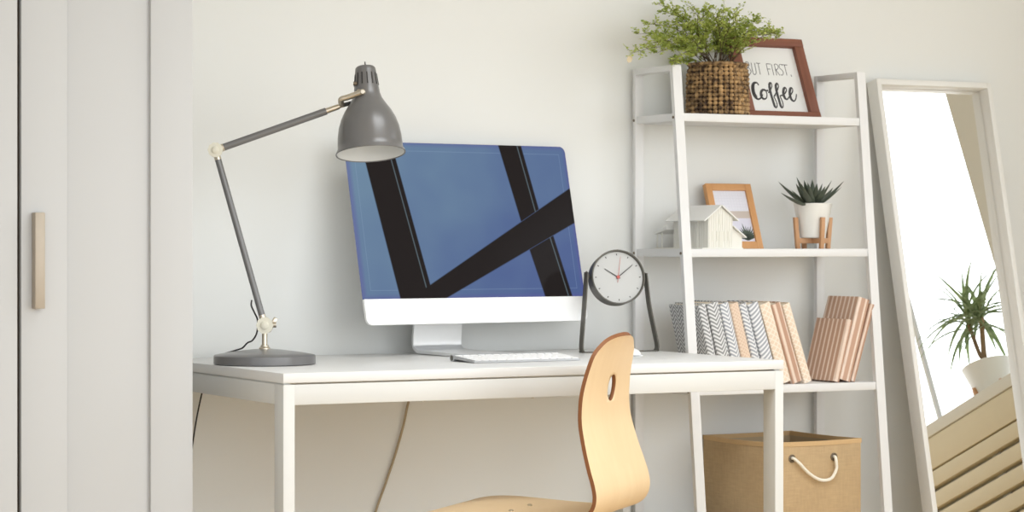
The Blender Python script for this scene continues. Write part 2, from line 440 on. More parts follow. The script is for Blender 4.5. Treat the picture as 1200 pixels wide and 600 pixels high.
obj('stand_cross', G().box((-.06, -.006, .006), (.06, .006, .019), .001, Matrix.Translation((XP, PCY, SZ)) @ Matrix.Rotation(PI/4+1.0, 4, 'Z')).box((-.006, -.06, .006), (.006, .06, .019), .001, Matrix.Translation((XP, PCY, SZ)) @ Matrix.Rotation(PI/4+1.0, 4, 'Z')), 'bamboo', dp)
st_c = refl(1150, 372, XP); stem_top = V((XP, st_c.y, st_c.z))
obj('stem', G().tube(smoothpath([(XP+.002, PCY-.002, SZ+HP-.02), (XP, PCY+.004, SZ+HP+.04), stem_top]), [.009]*9+[.009]*8, 10)
    .tube(smoothpath([(XP, PCY, SZ+HP+.01), (XP+.0, PCY-.02, SZ+HP+.05), (XP, PCY-.03, stem_top.z+.01)]), .007, 8), 'bark', dp)
def blade(g, base, d0, L, w, droop, seg=9, thick=.0006, side=None):
    d = V(d0).normalized(); p = V(base); pts = []
    for i in range(seg+1):
        pts.append((p.copy(), d.copy())); d = (d+V((0, 0, -droop/seg))).normalized(); p = p+d*(L/seg)
    vs = []; fs = []
    for i, (q, t) in enumerate(pts):
        s_ = t.cross(V((0, 0, 1)));
        if s_.length < .05: s_ = V((math.cos(side or 0), math.sin(side or 0), 0))
        s_.normalize(); u = i/seg; ww = w*(.55+.9*u if u < .35 else (1-u)**.75*1.18) + .0003
        n = s_.cross(t).normalized()
        vs += [q-s_*ww, q-n*(ww*.35+thick), q+s_*ww, q+n*thick-n*ww*.2]
    for i in range(seg):
        for k in range(4): fs.append((i*4+k, i*4+(k+1) % 4, i*4+4+(k+1) % 4, i*4+4+k))
    fs.append((0, 1, 2, 3)); g.add(vs, fs)
r2 = random.Random(5)
g = G()
for cx in (stem_top, V((XP, PCY-.03, stem_top.z+.01))):
    for k in range(30):
        a = r2.uniform(0, 2*PI); el = r2.uniform(-.15, 1.35)
        d = V((math.cos(a)*math.cos(el)*.8, math.sin(a)*math.cos(el), math.sin(el)))
        blade(g, cx+V((0, 0, r2.uniform(-.03, .03))), d, r2.uniform(.15, .25), .0098, r2.uniform(.5, 1.7))
obj('foliage', g, 'drac', dp)

# ------------------------------------------------------------------ computer
w_ = V((math.cos(.1106), math.sin(.1106), 0)); nb = V((-math.sin(.1106), math.cos(.1106), 0)); TH = .2338
upv = nb*math.sin(TH)+V((0, 0, math.cos(TH)))
bk = upv.cross(w_)*-1
if bk.y < 0: bk = -bk
SB = V((.7759, -.1653, .8175)); SW, SH, CH = .65, .4545, .0629
Ms = Matrix(((w_.x, bk.x, upv.x, SB.x), (w_.y, bk.y, upv.y, SB.y), (w_.z, bk.z, upv.z, SB.z), (0, 0, 0, 1)))
eul = Ms.to_euler()
im = thing('desktop_computer', 'all-in-one desktop computer with silver chin and sky reflection painted on its screen', 'computer', SB, eul)
def rrect(x0, x1, z0, z1, r, corners=(1, 1, 1, 1), n=8):
    P = []
    for (cx, cz, a0, on) in ((x1-r, z0+r, -PI/2, corners[1]), (x1-r, z1-r, 0, corners[2]), (x0+r, z1-r, PI/2, corners[3]), (x0+r, z0+r, PI, corners[0])):
        if on: P += [(cx+r*math.cos(a0+PI/2*k/n), cz+r*math.sin(a0+PI/2*k/n)) for k in range(n+1)]
        else: P.append((x1 if cx > (x0+x1)/2 else x0, z1 if cz > (z0+z1)/2 else z0))
    return P
def plate(g, P, y0, y1, prof=None):
    return g.prism([(x, y0, z) for x, z in P], (0, y1-y0, 0))
g = plate(G(), rrect(-SW/2, SW/2, 0, CH, .016, (1, 1, 0, 0)), 0, .008)
obj('chin', g, 'chin', im, local=True, label='silver-white aluminium chin below the display')
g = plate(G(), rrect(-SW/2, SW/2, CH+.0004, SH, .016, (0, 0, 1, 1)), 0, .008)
# sky and window-beam reflection painted into the screen's emission
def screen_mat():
    m, nt, b = new_mat('painted_screen_reflection'); N = NT(nt); _, x, y, z = N.obj()
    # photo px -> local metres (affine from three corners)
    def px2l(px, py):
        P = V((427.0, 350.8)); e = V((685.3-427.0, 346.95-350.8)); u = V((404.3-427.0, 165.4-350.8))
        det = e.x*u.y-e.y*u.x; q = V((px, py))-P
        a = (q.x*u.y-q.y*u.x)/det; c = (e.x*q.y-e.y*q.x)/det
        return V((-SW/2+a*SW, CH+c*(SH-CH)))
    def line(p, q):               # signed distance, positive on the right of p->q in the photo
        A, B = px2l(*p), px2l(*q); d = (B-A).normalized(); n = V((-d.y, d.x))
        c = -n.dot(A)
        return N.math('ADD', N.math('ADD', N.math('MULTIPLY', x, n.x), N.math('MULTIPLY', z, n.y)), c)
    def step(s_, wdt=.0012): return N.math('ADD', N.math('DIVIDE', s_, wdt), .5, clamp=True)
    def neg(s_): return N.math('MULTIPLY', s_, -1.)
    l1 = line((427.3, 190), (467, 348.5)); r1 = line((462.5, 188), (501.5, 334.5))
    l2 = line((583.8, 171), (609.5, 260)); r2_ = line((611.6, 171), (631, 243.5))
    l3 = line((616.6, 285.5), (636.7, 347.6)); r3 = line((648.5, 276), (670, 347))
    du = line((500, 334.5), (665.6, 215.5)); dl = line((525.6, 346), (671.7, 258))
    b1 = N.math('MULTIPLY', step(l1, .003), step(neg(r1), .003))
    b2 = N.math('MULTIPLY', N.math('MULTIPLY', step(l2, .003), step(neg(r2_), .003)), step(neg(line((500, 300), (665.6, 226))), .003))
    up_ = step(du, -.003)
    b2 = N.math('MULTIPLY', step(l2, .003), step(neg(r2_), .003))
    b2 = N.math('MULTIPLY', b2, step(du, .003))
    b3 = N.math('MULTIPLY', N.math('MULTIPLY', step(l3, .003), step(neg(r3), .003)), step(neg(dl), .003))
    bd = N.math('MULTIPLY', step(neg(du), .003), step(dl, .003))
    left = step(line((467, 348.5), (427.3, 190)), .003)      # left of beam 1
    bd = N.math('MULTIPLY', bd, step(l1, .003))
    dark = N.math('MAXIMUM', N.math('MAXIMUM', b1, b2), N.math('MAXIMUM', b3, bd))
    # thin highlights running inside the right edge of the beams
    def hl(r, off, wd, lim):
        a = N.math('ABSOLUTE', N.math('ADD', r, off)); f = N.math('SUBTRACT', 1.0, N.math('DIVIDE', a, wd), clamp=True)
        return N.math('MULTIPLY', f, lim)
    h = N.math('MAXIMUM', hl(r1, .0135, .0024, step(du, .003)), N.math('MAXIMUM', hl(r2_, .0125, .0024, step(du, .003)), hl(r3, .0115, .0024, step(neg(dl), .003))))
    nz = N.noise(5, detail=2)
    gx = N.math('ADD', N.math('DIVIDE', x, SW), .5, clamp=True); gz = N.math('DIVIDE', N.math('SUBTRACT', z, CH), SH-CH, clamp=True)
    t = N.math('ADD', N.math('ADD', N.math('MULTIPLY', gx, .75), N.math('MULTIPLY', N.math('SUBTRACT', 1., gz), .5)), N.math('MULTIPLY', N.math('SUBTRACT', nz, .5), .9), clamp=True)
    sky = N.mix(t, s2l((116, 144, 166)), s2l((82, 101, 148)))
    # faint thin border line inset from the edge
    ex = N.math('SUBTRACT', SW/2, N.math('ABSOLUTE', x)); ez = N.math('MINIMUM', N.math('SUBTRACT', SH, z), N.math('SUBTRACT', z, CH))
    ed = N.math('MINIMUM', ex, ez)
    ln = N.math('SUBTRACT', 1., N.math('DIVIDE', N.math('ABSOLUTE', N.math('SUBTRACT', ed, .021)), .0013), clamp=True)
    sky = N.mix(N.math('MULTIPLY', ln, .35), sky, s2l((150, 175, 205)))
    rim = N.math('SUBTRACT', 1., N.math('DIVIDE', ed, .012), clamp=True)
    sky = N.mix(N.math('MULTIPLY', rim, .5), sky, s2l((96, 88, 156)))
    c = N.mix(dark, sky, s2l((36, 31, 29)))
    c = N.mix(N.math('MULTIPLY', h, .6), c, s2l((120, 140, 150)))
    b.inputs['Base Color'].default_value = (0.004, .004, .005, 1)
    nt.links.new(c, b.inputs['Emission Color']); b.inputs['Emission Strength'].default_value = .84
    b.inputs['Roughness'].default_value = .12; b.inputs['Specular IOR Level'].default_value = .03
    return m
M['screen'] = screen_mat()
obj('display', g, 'screen', im, local=True, label='painted reflection of blue sky and dark window beams on the screen')
# rear housing: slightly larger rim and a bulging back
obj('housing', plate(G(), rrect(-SW/2+.0015, SW/2-.0015, .001, SH-.001, .0165), .0082, .0105)
    .add(*(lambda R0, R1, R2: ([(x*.992, .0104, (z-.23)*.992+.23) for x, z in R0]+[(x*.82, .022, (z-.23)*.82+.23) for x, z in R0]+[(x*.5, .036, (z-.22)*.5+.22) for x, z in R0],
        [(i, (i+1) % len(R0), (i+1) % len(R0)+len(R0), i+len(R0)) for i in range(len(R0))]+[(i+len(R0), (i+1) % len(R0)+len(R0), (i+1) % len(R0)+2*len(R0), i+2*len(R0)) for i in range(len(R0))]+[tuple(2*len(R0)+i for i in range(len(R0)))]))(rrect(-SW/2, SW/2, 0, SH, .0165), 0, 0)), 'alu', im, local=True)
# stand : bent plate, neck at the back curving into a foot
HW = .070
ctr = atz(522, 420, .74)
ff = V((SB.x, SB.y, 0)) + w_*(-.068)
def sp(d, z): return V((ff.x, ff.y, 0)) + nb*d + V((0, 0, z))
prof = [(-.135, .7405), (-.10, .741), (-.0, .742), (.05, .7425), (.078, .744), (.094, .752), (.100, .764), (.099, .79), (.092, .84), (.082, .90), (.072, .95)]
prof = [(p.x, p.y) for p in smoothpath([V((a, b_, 0)) for a, b_ in prof], 5)]
th = .0075
outer = [sp(d, zz) for d, zz in prof]; inner = []
for i, (d, zz) in enumerate(prof):
    a = prof[max(i-1, 0)]; c = prof[min(i+1, len(prof)-1)]; t = V((c[0]-a[0], c[1]-a[1])).normalized()
    inner.append(sp(d-t.y*th, zz+t.x*th))
g = G(); poly = outer+inner[::-1]; n = len(outer)
vs = [p-w_*HW for p in outer]+[p+w_*HW for p in outer]+[p-w_*HW for p in inner]+[p+w_*HW for p in inner]
fs = []
for i in range(n-1):
    fs += [(i, i+1, n+i+1, n+i), (2*n+i, 3*n+i, 3*n+i+1, 2*n+i+1), (i, 2*n+i, 2*n+i+1, i+1), (n+i, n+i+1, 3*n+i+1, 3*n+i)]
fs += [(0, n, 3*n, 2*n), (n-1, 3*n-1, 4*n-1, 2*n-1)]
g.add(vs, fs)
obj('stand', g, 'alu', im, label='bent aluminium stand foot')

# ------------------------------------------------------------------ keyboard + mouse
KX0, KY0 = .548, -.572
kb = thing('keyboard', 'slim white aluminium keyboard in front of the computer', 'keyboard', (KX0+.14, KY0+.06, DT), (0, 0, .02))
g = G(); pr = [(-.058, .0008), (-.058, .005), (.040, .0125), (.058, .0155), (.0615, .012), (.0615, .004), (.058, .0008), (.045, .0006), (.040, .004), (.036, .006), (-.05, .0012)]
g.prism([V((-.14, a, b_)) for a, b_ in pr], (.28, 0, 0)); obj('base', g, 'kbbase', kb, local=True)
for sx in (-1, 1): obj('end_cap', G().lathe([(.0062, 0), (.0062, .0008)], (sx*.1401-(.0004 if sx < 0 else 0), .051, .0078), (1, 0, 0), 20), 'clock' if sx < 0 else 'alu', kb, local=True)
slope = (.0125-.005)/.098
def zt(y): return .005+(y+.058)*slope
rows = [[1]*14, [1]*13+[1.5], [1.5]+[1]*12+[1], [1.8]+[1]*11+[1.8], [2.3]+[1]*10+[2.3], [1, 1, 1, 1.3, 5.3, 1.3, 1, 1, 1, 1]]
for ri, row in enumerate(rows):
    y1 = .044-ri*.0172; y0 = y1-.0142
    if ri == 0: y0 = y1-.008
    u = (.272-.003*(len(row)-1))/sum(row); x = -.136
    for wk in row:
        ww = u*wk
        g = G().box((x, y0, 0), (x+ww, y1, .0022), .0007, seg=1)
        for v in g.v: v.z += zt(v.y)
        obj('key', g, 'keys', kb, local=True); x += ww+.003
ms_ = atz(731, 415.5, .742)
mo = thing('computer_mouse', 'small white mouse mostly hidden behind the chair back', 'mouse', (ms_.x, ms_.y, DT))
vs = []; fs = []; n1, n2 = 16, 24
for i in range(n1+1):
    a = PI/2*i/n1
    for k in range(n2):
        t = 2*PI*k/n2; ex = .75
        cx, sy = math.copysign(abs(math.cos(t))**ex, math.cos(t)), math.copysign(abs(math.sin(t))**ex, math.sin(t))
        vs.append(V((ms_.x+cx*.029*math.cos(a)**.6, ms_.y+sy*.056*math.cos(a)**.6, DT+.003+.017*math.sin(a))))
for i in range(n1):
    for k in range(n2): fs.append((i*n2+k, i*n2+(k+1) % n2, (i+1)*n2+(k+1) % n2, (i+1)*n2+k))
fs.append(tuple(range(n2)))
obj('shell', G().add(vs, fs), 'keys', mo)
obj('base_plate', G().box((ms_.x-.024, ms_.y-.05, DT), (ms_.x+.024, ms_.y+.05, DT+.0029), .001), 'alu', mo)

# ------------------------------------------------------------------ desk lamp
LB = V((.115, -.385, DT)); al = math.radians(22); LA = V((math.cos(al), -math.sin(al), 0)); LN = V((-LA.y, LA.x, 0))  # LN points back
lp = thing('desk_lamp', 'grey jointed task lamp with bell shade on left of desk', 'lamp', LB)
obj('base', G().lathe([(.110, 0), (.1145, .002), (.1145, .0195), (.1125, .0215), (.085, .0265), (.04, .0325), (.018, .0345), (0, .0347)], LB, seg=80), 'lamp', lp)
jt = atp(307.5, 381, LB, LA); el = atp(252.5, 176, LB, LA)
obj('collar', G().lathe([(.013, .0335), (.013, .037), (.009, .040), (.009, .043), (.0065, .044)], LB, seg=32), 'nickel', lp)
obj('stem', G().tube([LB+V((0, 0, .04)), V((LB.x, LB.y, jt.z-.012))], .0062, 20), 'nickel', lp)
def knob(c, r, name, parent, lobes=10, side=-1):
    nn = LN*side; x = V((LA.x, LA.y, 0)); g = G()
    P = []
    for k in range(64):
        a = 2*PI*k/64; rr = r*(1+.035*math.cos(lobes*a)); P.append(c+nn*.010+(x*math.cos(a)+UP*math.sin(a))*rr)
    g.prism(P, nn*.011)
    kk = obj(name, g, 'cream', parent)
    obj('knob_cap', G().lathe([(r*.5, .021), (r*.5, .0235), (r*.42, .0245), (r*.1, .025), (0, .025)], c, nn, 28), 'cream', kk)
    return kk
# lower joint
obj('lower_joint', G().box((-.009, -.009, -.016), (.009, .009, .014), .003, Matrix.Translation(V((LB.x, LB.y, jt.z))) @ Matrix.Rotation(-al, 4, 'Z'))
    .tube([V((LB.x, LB.y, jt.z))-LN*.022, V((LB.x, LB.y, jt.z))+LN*.018], .006, 16), 'nickel', lp)
J = V((LB.x, LB.y, jt.z))
knob(J, .0185, 'lower_knob', lp)
obj('wing_nut', G().box((-.005, -.004, -.018), (.005, .004, .018), .002, Matrix.Translation(J+LN*.024+LA*.017) @ Matrix.Rotation(-al, 4, 'Z') @ Matrix.Rotation(.5, 4, 'Y'))
    .tube([J+LN*.012, J+LN*.022+LA*.014], .008, 12).tube([J+LN*.02+LA*.012, J+LN*.02+LA*.026], .0065, 12), 'nickel', lp)
def arm(p, q, o0, o1, r, name):
    d = (q-p).normalized(); obj(name, G().tube([p+d*o0, q-d*o1], r, 20), 'lamp', lp); return d
d1 = arm(J, el, .022, .020, .0074, 'lower_arm')
obj('arm_ferrule', G().tube([J+d1*.006, J+d1*.024], .0078, 18), 'nickel', lp)
obj('arm_ferrule', G().tube([el-d1*.022, el-d1*.006], .0078, 18), 'nickel', lp)
knob(el, .0165, 'elbow_knob', lp)
obj('elbow_joint', G().tube([el-LN*.011, el+LN*.022], .012, 20), 'nickel', lp)
up_end = atp(397, 125, LB, LA)
d2 = (up_end-el).normalized()
obj('upper_arm', G().tube([el+d2*.018, up_end-d2*.03], .0082, 20), 'lamp', lp)
obj('arm_ferrule', G().tube([el+d2*.006, el+d2*.02], .0086, 18), 'nickel', lp)
obj('arm_tip', G().tube([up_end-d2*.031, up_end], [.0066, .0062], 18).tube([up_end, up_end+d2*.012], .0045, 12), 'nickel', lp)
kA = atp(400, 117, LB, LA)-LN*.012; kB = atp(424.5, 108.5, LB, LA)-LN*.026
obj('shade_bracket', G().tube(smoothpath([up_end+d2*.008, kA+LA*-.001, kA+(kB-kA)*.3, kB]), .0066, 14), 'nickel', lp)
obj('bracket_tab', G().box((-.016, -.003, -.004), (.016, .003, .005), .001, Matrix.Translation(atp(408, 122, LB, LA)) @ Matrix.Rotation(-al, 4, 'Z') @ Matrix.Rotation(-.25, 4, 'Y')), 'black', lp)
# shade
T0 = atp(427.3, 76.5, LB, LA) + FWD*.022
B0 = atp(435, 181, LB, LA) - FWD*.020
ax = (B0-T0); SL = ax.length; ax.normalize(); s_ = SL/.1045
kpx = SL/104.5
prof = [(0, 0), (6, .2), (10, 1.2), (11.6, 3), (12.3, 8), (13, 16), (14.2, 26), (15.2, 33), (17.2, 39), (21.5, 46), (27.0, 54), (31.5, 63), (34.8, 73), (36.6, 84), (37.2, 93), (37.4, 98), (39.2, 101.2), (40.2, 103.6), (39.8, 104.5)]
inn = [(38.6, 103.6), (36.6, 100.5), (35.9, 97), (35.3, 84), (33.2, 73), (29.8, 63), (25.2, 54), (19.8, 46), (15, 38), (12, 30), (10, 16), (0, 15)]
obj('lamp_shade', G().lathe([(r*kpx, z_*kpx) for r, z_ in prof], T0, ax, 96, cap=False).lathe([(39.8*kpx, 104.5*kpx), (38.6*kpx, 103.4*kpx)], T0, ax, 96, cap=False), 'lamp', lp)
G_in = G().lathe([(r*kpx, z_*kpx) for r, z_ in inn], T0, ax, 96, cap=False)
sh_in = obj('shade_lining', G_in, 'lampin', lp, label='pale inside of the lamp shade')
bb = [(0, 40), (8, 42), (9, 55), (13, 64), (15.5, 73), (14, 82), (8, 89), (0, 91)]
obj('light_bulb', G().lathe([(r*kpx, (z_-4)*kpx) for r, z_ in bb], T0, ax, 40), 'pot', lp, label='white unlit bulb inside the shade')
lb = bpy.data.lights.new('added_lining_fill', 'POINT'); lb.energy = .018; lb.shadow_soft_size = .012; lb.color = (1, 1, .98)  # point light added to brighten the shade lining; the bulb is unlit
lo_ = bpy.data.objects.new('added_lining_fill', lb); COL.objects.link(lo_); lo_.location = T0+ax*(92*kpx)
obj('finial', G().tube([T0-ax*.010, T0+ax*.002], [.0012, .0016], 10).lathe([(.004, -.002), (.0045, .001)], T0, ax, 20), 'black', lp)
g = G(); xa = ax.orthogonal().normalized(); ya = ax.cross(xa)
for k in range(14):
    a = 2*PI*k/14; d = xa*math.cos(a)+ya*math.sin(a); tn = ax.cross(d)
    r0, r1 = 12.55*kpx, 14.3*kpx
    P = [T0+ax*(10*kpx)+d*(r0-.0004)-tn*.0011, T0+ax*(10*kpx)+d*(r0-.0004)+tn*.0011, T0+ax*(24*kpx)+d*(r1-.0008)+tn*.0011, T0+ax*(24*kpx)+d*(r1-.0008)-tn*.0011]
    g.prism(P, d*.0012)
obj('vent_slots', g, 'black', lp)
tB = atp(424.5, 107, LB, LA)
cS = T0+ax*((tB-T0).dot(ax)); dd = (tB-cS).normalized()
obj('shade_pivot', G().lathe([(.006, -.004), (.006, .006), (.0045, .008), (0, .0082)], kB, -FWD, 20).tube([kB, cS+dd*.027], .004, 10), 'nickel', lp)
lk = atp(414, 98, LB, LA); obj('lock_knob', G().tube([lk, lk+LA*.012], .0045, 12), 'grommet', lp)
cc = [atp(295, 352, LB, LA)+LN*.004, atp(294.5, 358, LB, LA)-LN*.002, atp(298, 366, LB, LA)-LN*.002, atp(302, 376, LB, LA)+LN*.014, atp(301, 390, LB, LA)+LN*.014,
      atp(296, 399, LB, LA)+LN*.012, atp(290, 402, LB, LA)+LN*.01, atp(284, 408, LB, LA)+LN*.01, atp(276, 411, LB, LA)+LN*.02, atp(262, 414.5, LB, LA)+LN*.05]
last = cc[-1]
cc[-1] = at(262, 414.8, -.10)
cc += [at(257, 416.5, -.03), V((at(257, 416, -.012).x, -.010, DT-.012)), V((.118, -.008, .69)), V((.103, -.02, .655)), V((.086, -.012, .555)), V((.06, -.01, .35)), V((.05, -.02, .04)), V((.04, -.03, .006))]
obj('power_cord', G().tube(smoothpath(cc, 7), .0019, 8), 'black', lp, label='black power cord')

# beige cord hanging from the computer behind the desk
cp = [at(490, 440, -.012), at(479, 470, -.012), at(473, 497, -.009), at(464, 530, -.008), at(452, 566, -.008), at(440, 600, -.008)]
cp += [V((cp[-1].x-.05, -.01, .2)), V((cp[-1].x-.07, -.03, .02)), V((cp[-1].x-.05, -.06, .004))]
tag(obj('power_cable', G().tube(smoothpath([V((.70, -.012, .78)), V((.69, -.011, .72))]+cp, 6), .0032, 8), 'greycord'), 'beige cable hanging down the wall behind the desk', 'cable')

# ------------------------------------------------------------------ clock
CC = at(723.8, 325, -.225); CR = .0695
yc = math.radians(13); tc = math.radians(11)
cn = V((-math.sin(yc)*math.cos(tc), -math.cos(yc)*math.cos(tc), math.sin(tc)))   # face normal
FX = V((math.cos(yc), -math.sin(yc), 0)); FU = cn.cross(FX)*-1
if FU.z < 0: FU = -FU
ck = thing('table_clock', 'round dark-rimmed analogue clock on a bent metal stand', 'clock', (CC.x, CC.y, DT))
obj('case', G().lathe([(0, -.038), (CR*.90, -.038), (CR*.97, -.034), (CR, .006), (CR*.995, .009), (CR*.955, .0095), (CR*.935, .004), (CR*.93, .001), (0, .001)], CC, cn, 72), 'clock', ck)
dl_ = obj('dial', G().lathe([(CR*.928, .0005), (CR*.928, .0018), (0, .0018)], CC, cn, 64), 'dial', ck)
def cp_(a, r, h=.0025): return CC+cn*h+(FX*math.sin(a)+FU*math.cos(a))*r
for k in range(12):
    a = k*PI/6; d = (cp_(a, 1)-cp_(a, 0)).normalized(); t = d.cross(cn)
    P = [cp_(a, .0555, .0018)-t*.0011, cp_(a, .0555, .0018)+t*.0011, cp_(a, .0595, .0018)+t*.0011, cp_(a, .0595, .0018)-t*.0011]
    obj('hour_mark', G().prism(P, cn*.0005), 'hand', dl_)
def hand(a, l0, l1, w, h, m_, nm):
    d = (cp_(a, 1)-cp_(a, 0)).normalized(); t = d.cross(cn)
    P = [cp_(a, l0, h)-t*w, cp_(a, l0, h)+t*w, cp_(a, l1, h)+t*w*.6, cp_(a, l1, h)-t*w*.6]
    obj(nm, G().prism(P, cn*.0006), m_, ck)
hand(math.atan2(-53, 33), -.006, .040, .0014, .0030, 'hand', 'hour_hand')
hand(math.atan2(60, 47), -.006, .050, .0011, .0040, 'hand', 'minute_hand')
hand(math.atan2(14, 82), -.014, .053, .0006, .0050, 'red', 'second_hand')
obj('hand_hub', G().lathe([(.0042, .002), (.0042, .006), (0, .0062)], CC, cn, 20), 'red', ck)
YS = CC.y
P1 = [at(755.9, 320, YS), at(757.2, 330, YS), at(761, 360, YS), at(769.2, 400, YS), at(769.6, 408.5, YS)]
zb = DT+.0016
P2 = [at(687.2, 319, YS), at(686.6, 330, YS), at(684.5, 360, YS), at(681.6, 400, YS), at(681.4, 408.5, YS)]
c1 = V((P1[-1].x-.008, YS, zb)); c2 = V((P2[-1].x+.008, YS, zb))
path = smoothpath(P2+[V((P2[-1].x+.002, YS, zb+.003)), c2, V(((c1.x+c2.x)/2, YS, zb)), c1, V((P1[-1].x-.002, YS, zb+.003))]+P1[::-1], 6)
g = G(); vs = []; fs = []
for i, p in enumerate(path):
    a = path[max(i-1, 0)]; c = path[min(i+1, len(path)-1)]; t = (c-a).normalized(); n_ = V((-t.z, 0, t.x))
    for (u, v_) in ((-.0016, -.009), (.0016, -.009), (.0016, .009), (-.0016, .009)): vs.append(p+n_*u+V((0, v_, 0)))
for i in range(len(path)-1):
    for k in range(4): fs.append((i*4+k, i*4+(k+1) % 4, i*4+4+(k+1) % 4, i*4+4+k))
fs += [(0, 1, 2, 3), tuple(4*(len(path)-1)+k for k in (3, 2, 1, 0))]
obj('stand', g.add(vs, fs), 'clock', ck)
obj('pivot', G().tube([P2[0]+V((.0, 0, 0)), CC-FX*CR*.97-cn*.014], .003, 10).tube([P1[0], CC+FX*CR*.97-cn*.014], .003, 10), 'clock', ck)

# ------------------------------------------------------------------ chair
c_ = V((-.67, .742, 0)).normalized(); l_ = V((c_.y*-1, c_.x, 0))           # l_ : chair's left (towards camera)
Z0 = 5.33
PB = CAM + ray(710, 471)*Z0
ch = thing('chair', 'bent birch plywood chair pushed up to the desk, back towards us', 'chair', (PB.x, PB.y, 0))
def cpl(px, py): return atp(px, py, PB, c_)
back = [(732, 391.2, .0), (731.3, 391.6, .028), (729.6, 393, .056), (726.5, 396.5, .086), (723, 402.5, .110), (718.5, 414, .137), (713, 435, .150), (709.5, 455, .160), (708.3, 472, .165), (709, 490, .170), (712.5, 508, .176), (717, 526, .182), (722.5, 545, .188), (727, 560, .190), (729.2, 574, .191), (727, 586, .192), (720, 595, .193), (708, 600.5, .194), (690, 603, .196)]
seatz = cpl(690, 603).z
prof = [(cpl(x, y), hw) for x, y, hw in back]
lastp = prof[-1][0]
for d, dz, hw in ((.05, .0, .198), (.10, .001, .202), (.15, .003, .206), (.20, .006, .208), (.25, .008, .208), (.29, .007, .205), (.325, .002, .195), (.352, -.008, .175), (.372, -.022, .145), (.384, -.036, .10), (.39, -.046, .0)):
    prof.append((lastp+c_*d+V((0, 0, dz)), hw))
# arc length resample
cen = smoothpath([p for p, _ in prof], 5); hws = [v.x for v in smoothpath([V((h, 0, 0)) for _, h in prof], 5)]
# thickness direction along the profile
NS = len(cen); nl = 17; tck = .0085
def shell_pt(i, u, side):
    a = cen[max(i-1, 0)]; b_ = cen[min(i+1, NS-1)]; t = (b_-a).normalized(); nrm = l_.cross(t).normalized()
    p = cen[i]+l_*(u*max(hws[i], .002))
    # seat saddle and gentle dish of the back
    p = p + nrm*(0)
    return p+nrm*(tck/2*side)
# build as grid with hole in the backrest
g = G(); idx = {}
vs = []; us = [math.sin(PI/2*(-1+2*k/(nl-1))) for k in range(nl)]
for sd in (-1, 1):
    for i in range(NS):
        for k in range(nl):
            idx[(sd, i, k)] = len(vs); vs.append(shell_pt(i, us[k], sd))
faces = []; edges_f = []
ic = min(range(NS), key=lambda i: abs(cen[i].z-cpl(710, 454).z))
def keep(i, k): return True
for sd in (-1, 1):
    for i in range(NS-1):
        for k in range(nl-1):
            f = (idx[(sd, i, k)], idx[(sd, i, k+1)], idx[(sd, i+1, k+1)], idx[(sd, i+1, k)])
            faces.append(f)
for i in range(NS-1):
    for k in (0, nl-1): edges_f.append((idx[(-1, i, k)], idx[(-1, i+1, k)], idx[(1, i+1, k)], idx[(1, i, k)]))
for i in (0, NS-1):
    for k in range(nl-1): edges_f.append((idx[(-1, i, k)], idx[(-1, i, k+1)], idx[(1, i, k+1)], idx[(1, i, k)]))
g.add(vs, faces+edges_f)
shell = obj('shell', g, ['birch', 'plyedge'], ch, angle=50)
for i, p in enumerate(shell.data.polygons):
    if i >= len(faces): p.material_index = 1
# handle hole: boolean with an oval cutter (mesh applied, no helper left behind)
hc = atp(718.6, 454, PB+l_*-.0, c_)
H0 = cpl(712.5, 454)
# centre the hole on the shell's centre line
cut = G(); P = []
hN = V((c_.x, c_.y, 0))
Hc = cen[ic]+l_*(-.030)
for k in range(40):
    a = 2*PI*k/40
    P.append(Hc - hN*.05 + l_*(math.cos(a)*.026) + UP*(math.sin(a)*.0285))
cut.prism(P, hN*.1)
co = obj('cutter', cut, 'plyedge')
md = shell.modifiers.new('b', 'BOOLEAN'); md.operation = 'DIFFERENCE'; md.solver = 'EXACT'; md.object = co
dg = bpy.context.evaluated_depsgraph_get(); dg.update()
me2 = bpy.data.meshes.new_from_object(shell.evaluated_get(dg), depsgraph=dg)
shell.modifiers.clear()
if len(me2.polygons) > 100: shell.data = me2
bpy.data.objects.remove(co)
# frame and legs under the seat
zs = seatz-.012
c0 = lastp
def cq(f, s, z): return V((c0.x, c0.y, 0))+c_*f+l_*s+V((0, 0, z))
for f, s in ((.02, .13), (.02, -.13), (.27, .13), (.27, -.13)):
    ff_, ss_ = (f-.045 if f < .1 else f+.045), s*1.42
    obj('leg', G().tube(smoothpath([cq(f, s*.6, zs-.004), cq(f, s*.95, zs-.012), cq(f*1.0, s*1.02, zs-.04), cq(ff_, ss_, .004)], 5), .0095, 14), 'nickel', ch)
    obj('foot_cap', G().lathe([(.011, 0), (.012, .003), (.011, .018)], cq(ff_, ss_, 0), seg=18), 'black', ch)
obj('seat_frame', G().tube([cq(.02, -.09, zs-.007), cq(.02, .09, zs-.007)], .0085, 14).tube([cq(.27, -.09, zs-.004), cq(.27, .09, zs-.004)], .0085, 14).tube([cq(.02, 0, zs-.008), cq(.27, 0, zs-.006)], .008, 12), 'nickel', ch)
for px, py in ((599, 595.4),):
    q = atz(px, py, seatz+.010+tck/2)
    for sgn in (1, -1):
        rel = q-c0; f_, s__ = rel.dot(c_), abs(rel.dot(l_))
        obj('bolt', G().lathe([(.0055, -.003), (.0055, .0012), (.003, .0026), (0, .0028)], V((c0.x, c0.y, 0))+c_*f_+l_*s__*sgn+V((0, 0, seatz+.0045+tck/2)), seg=18), 'nickel', ch)

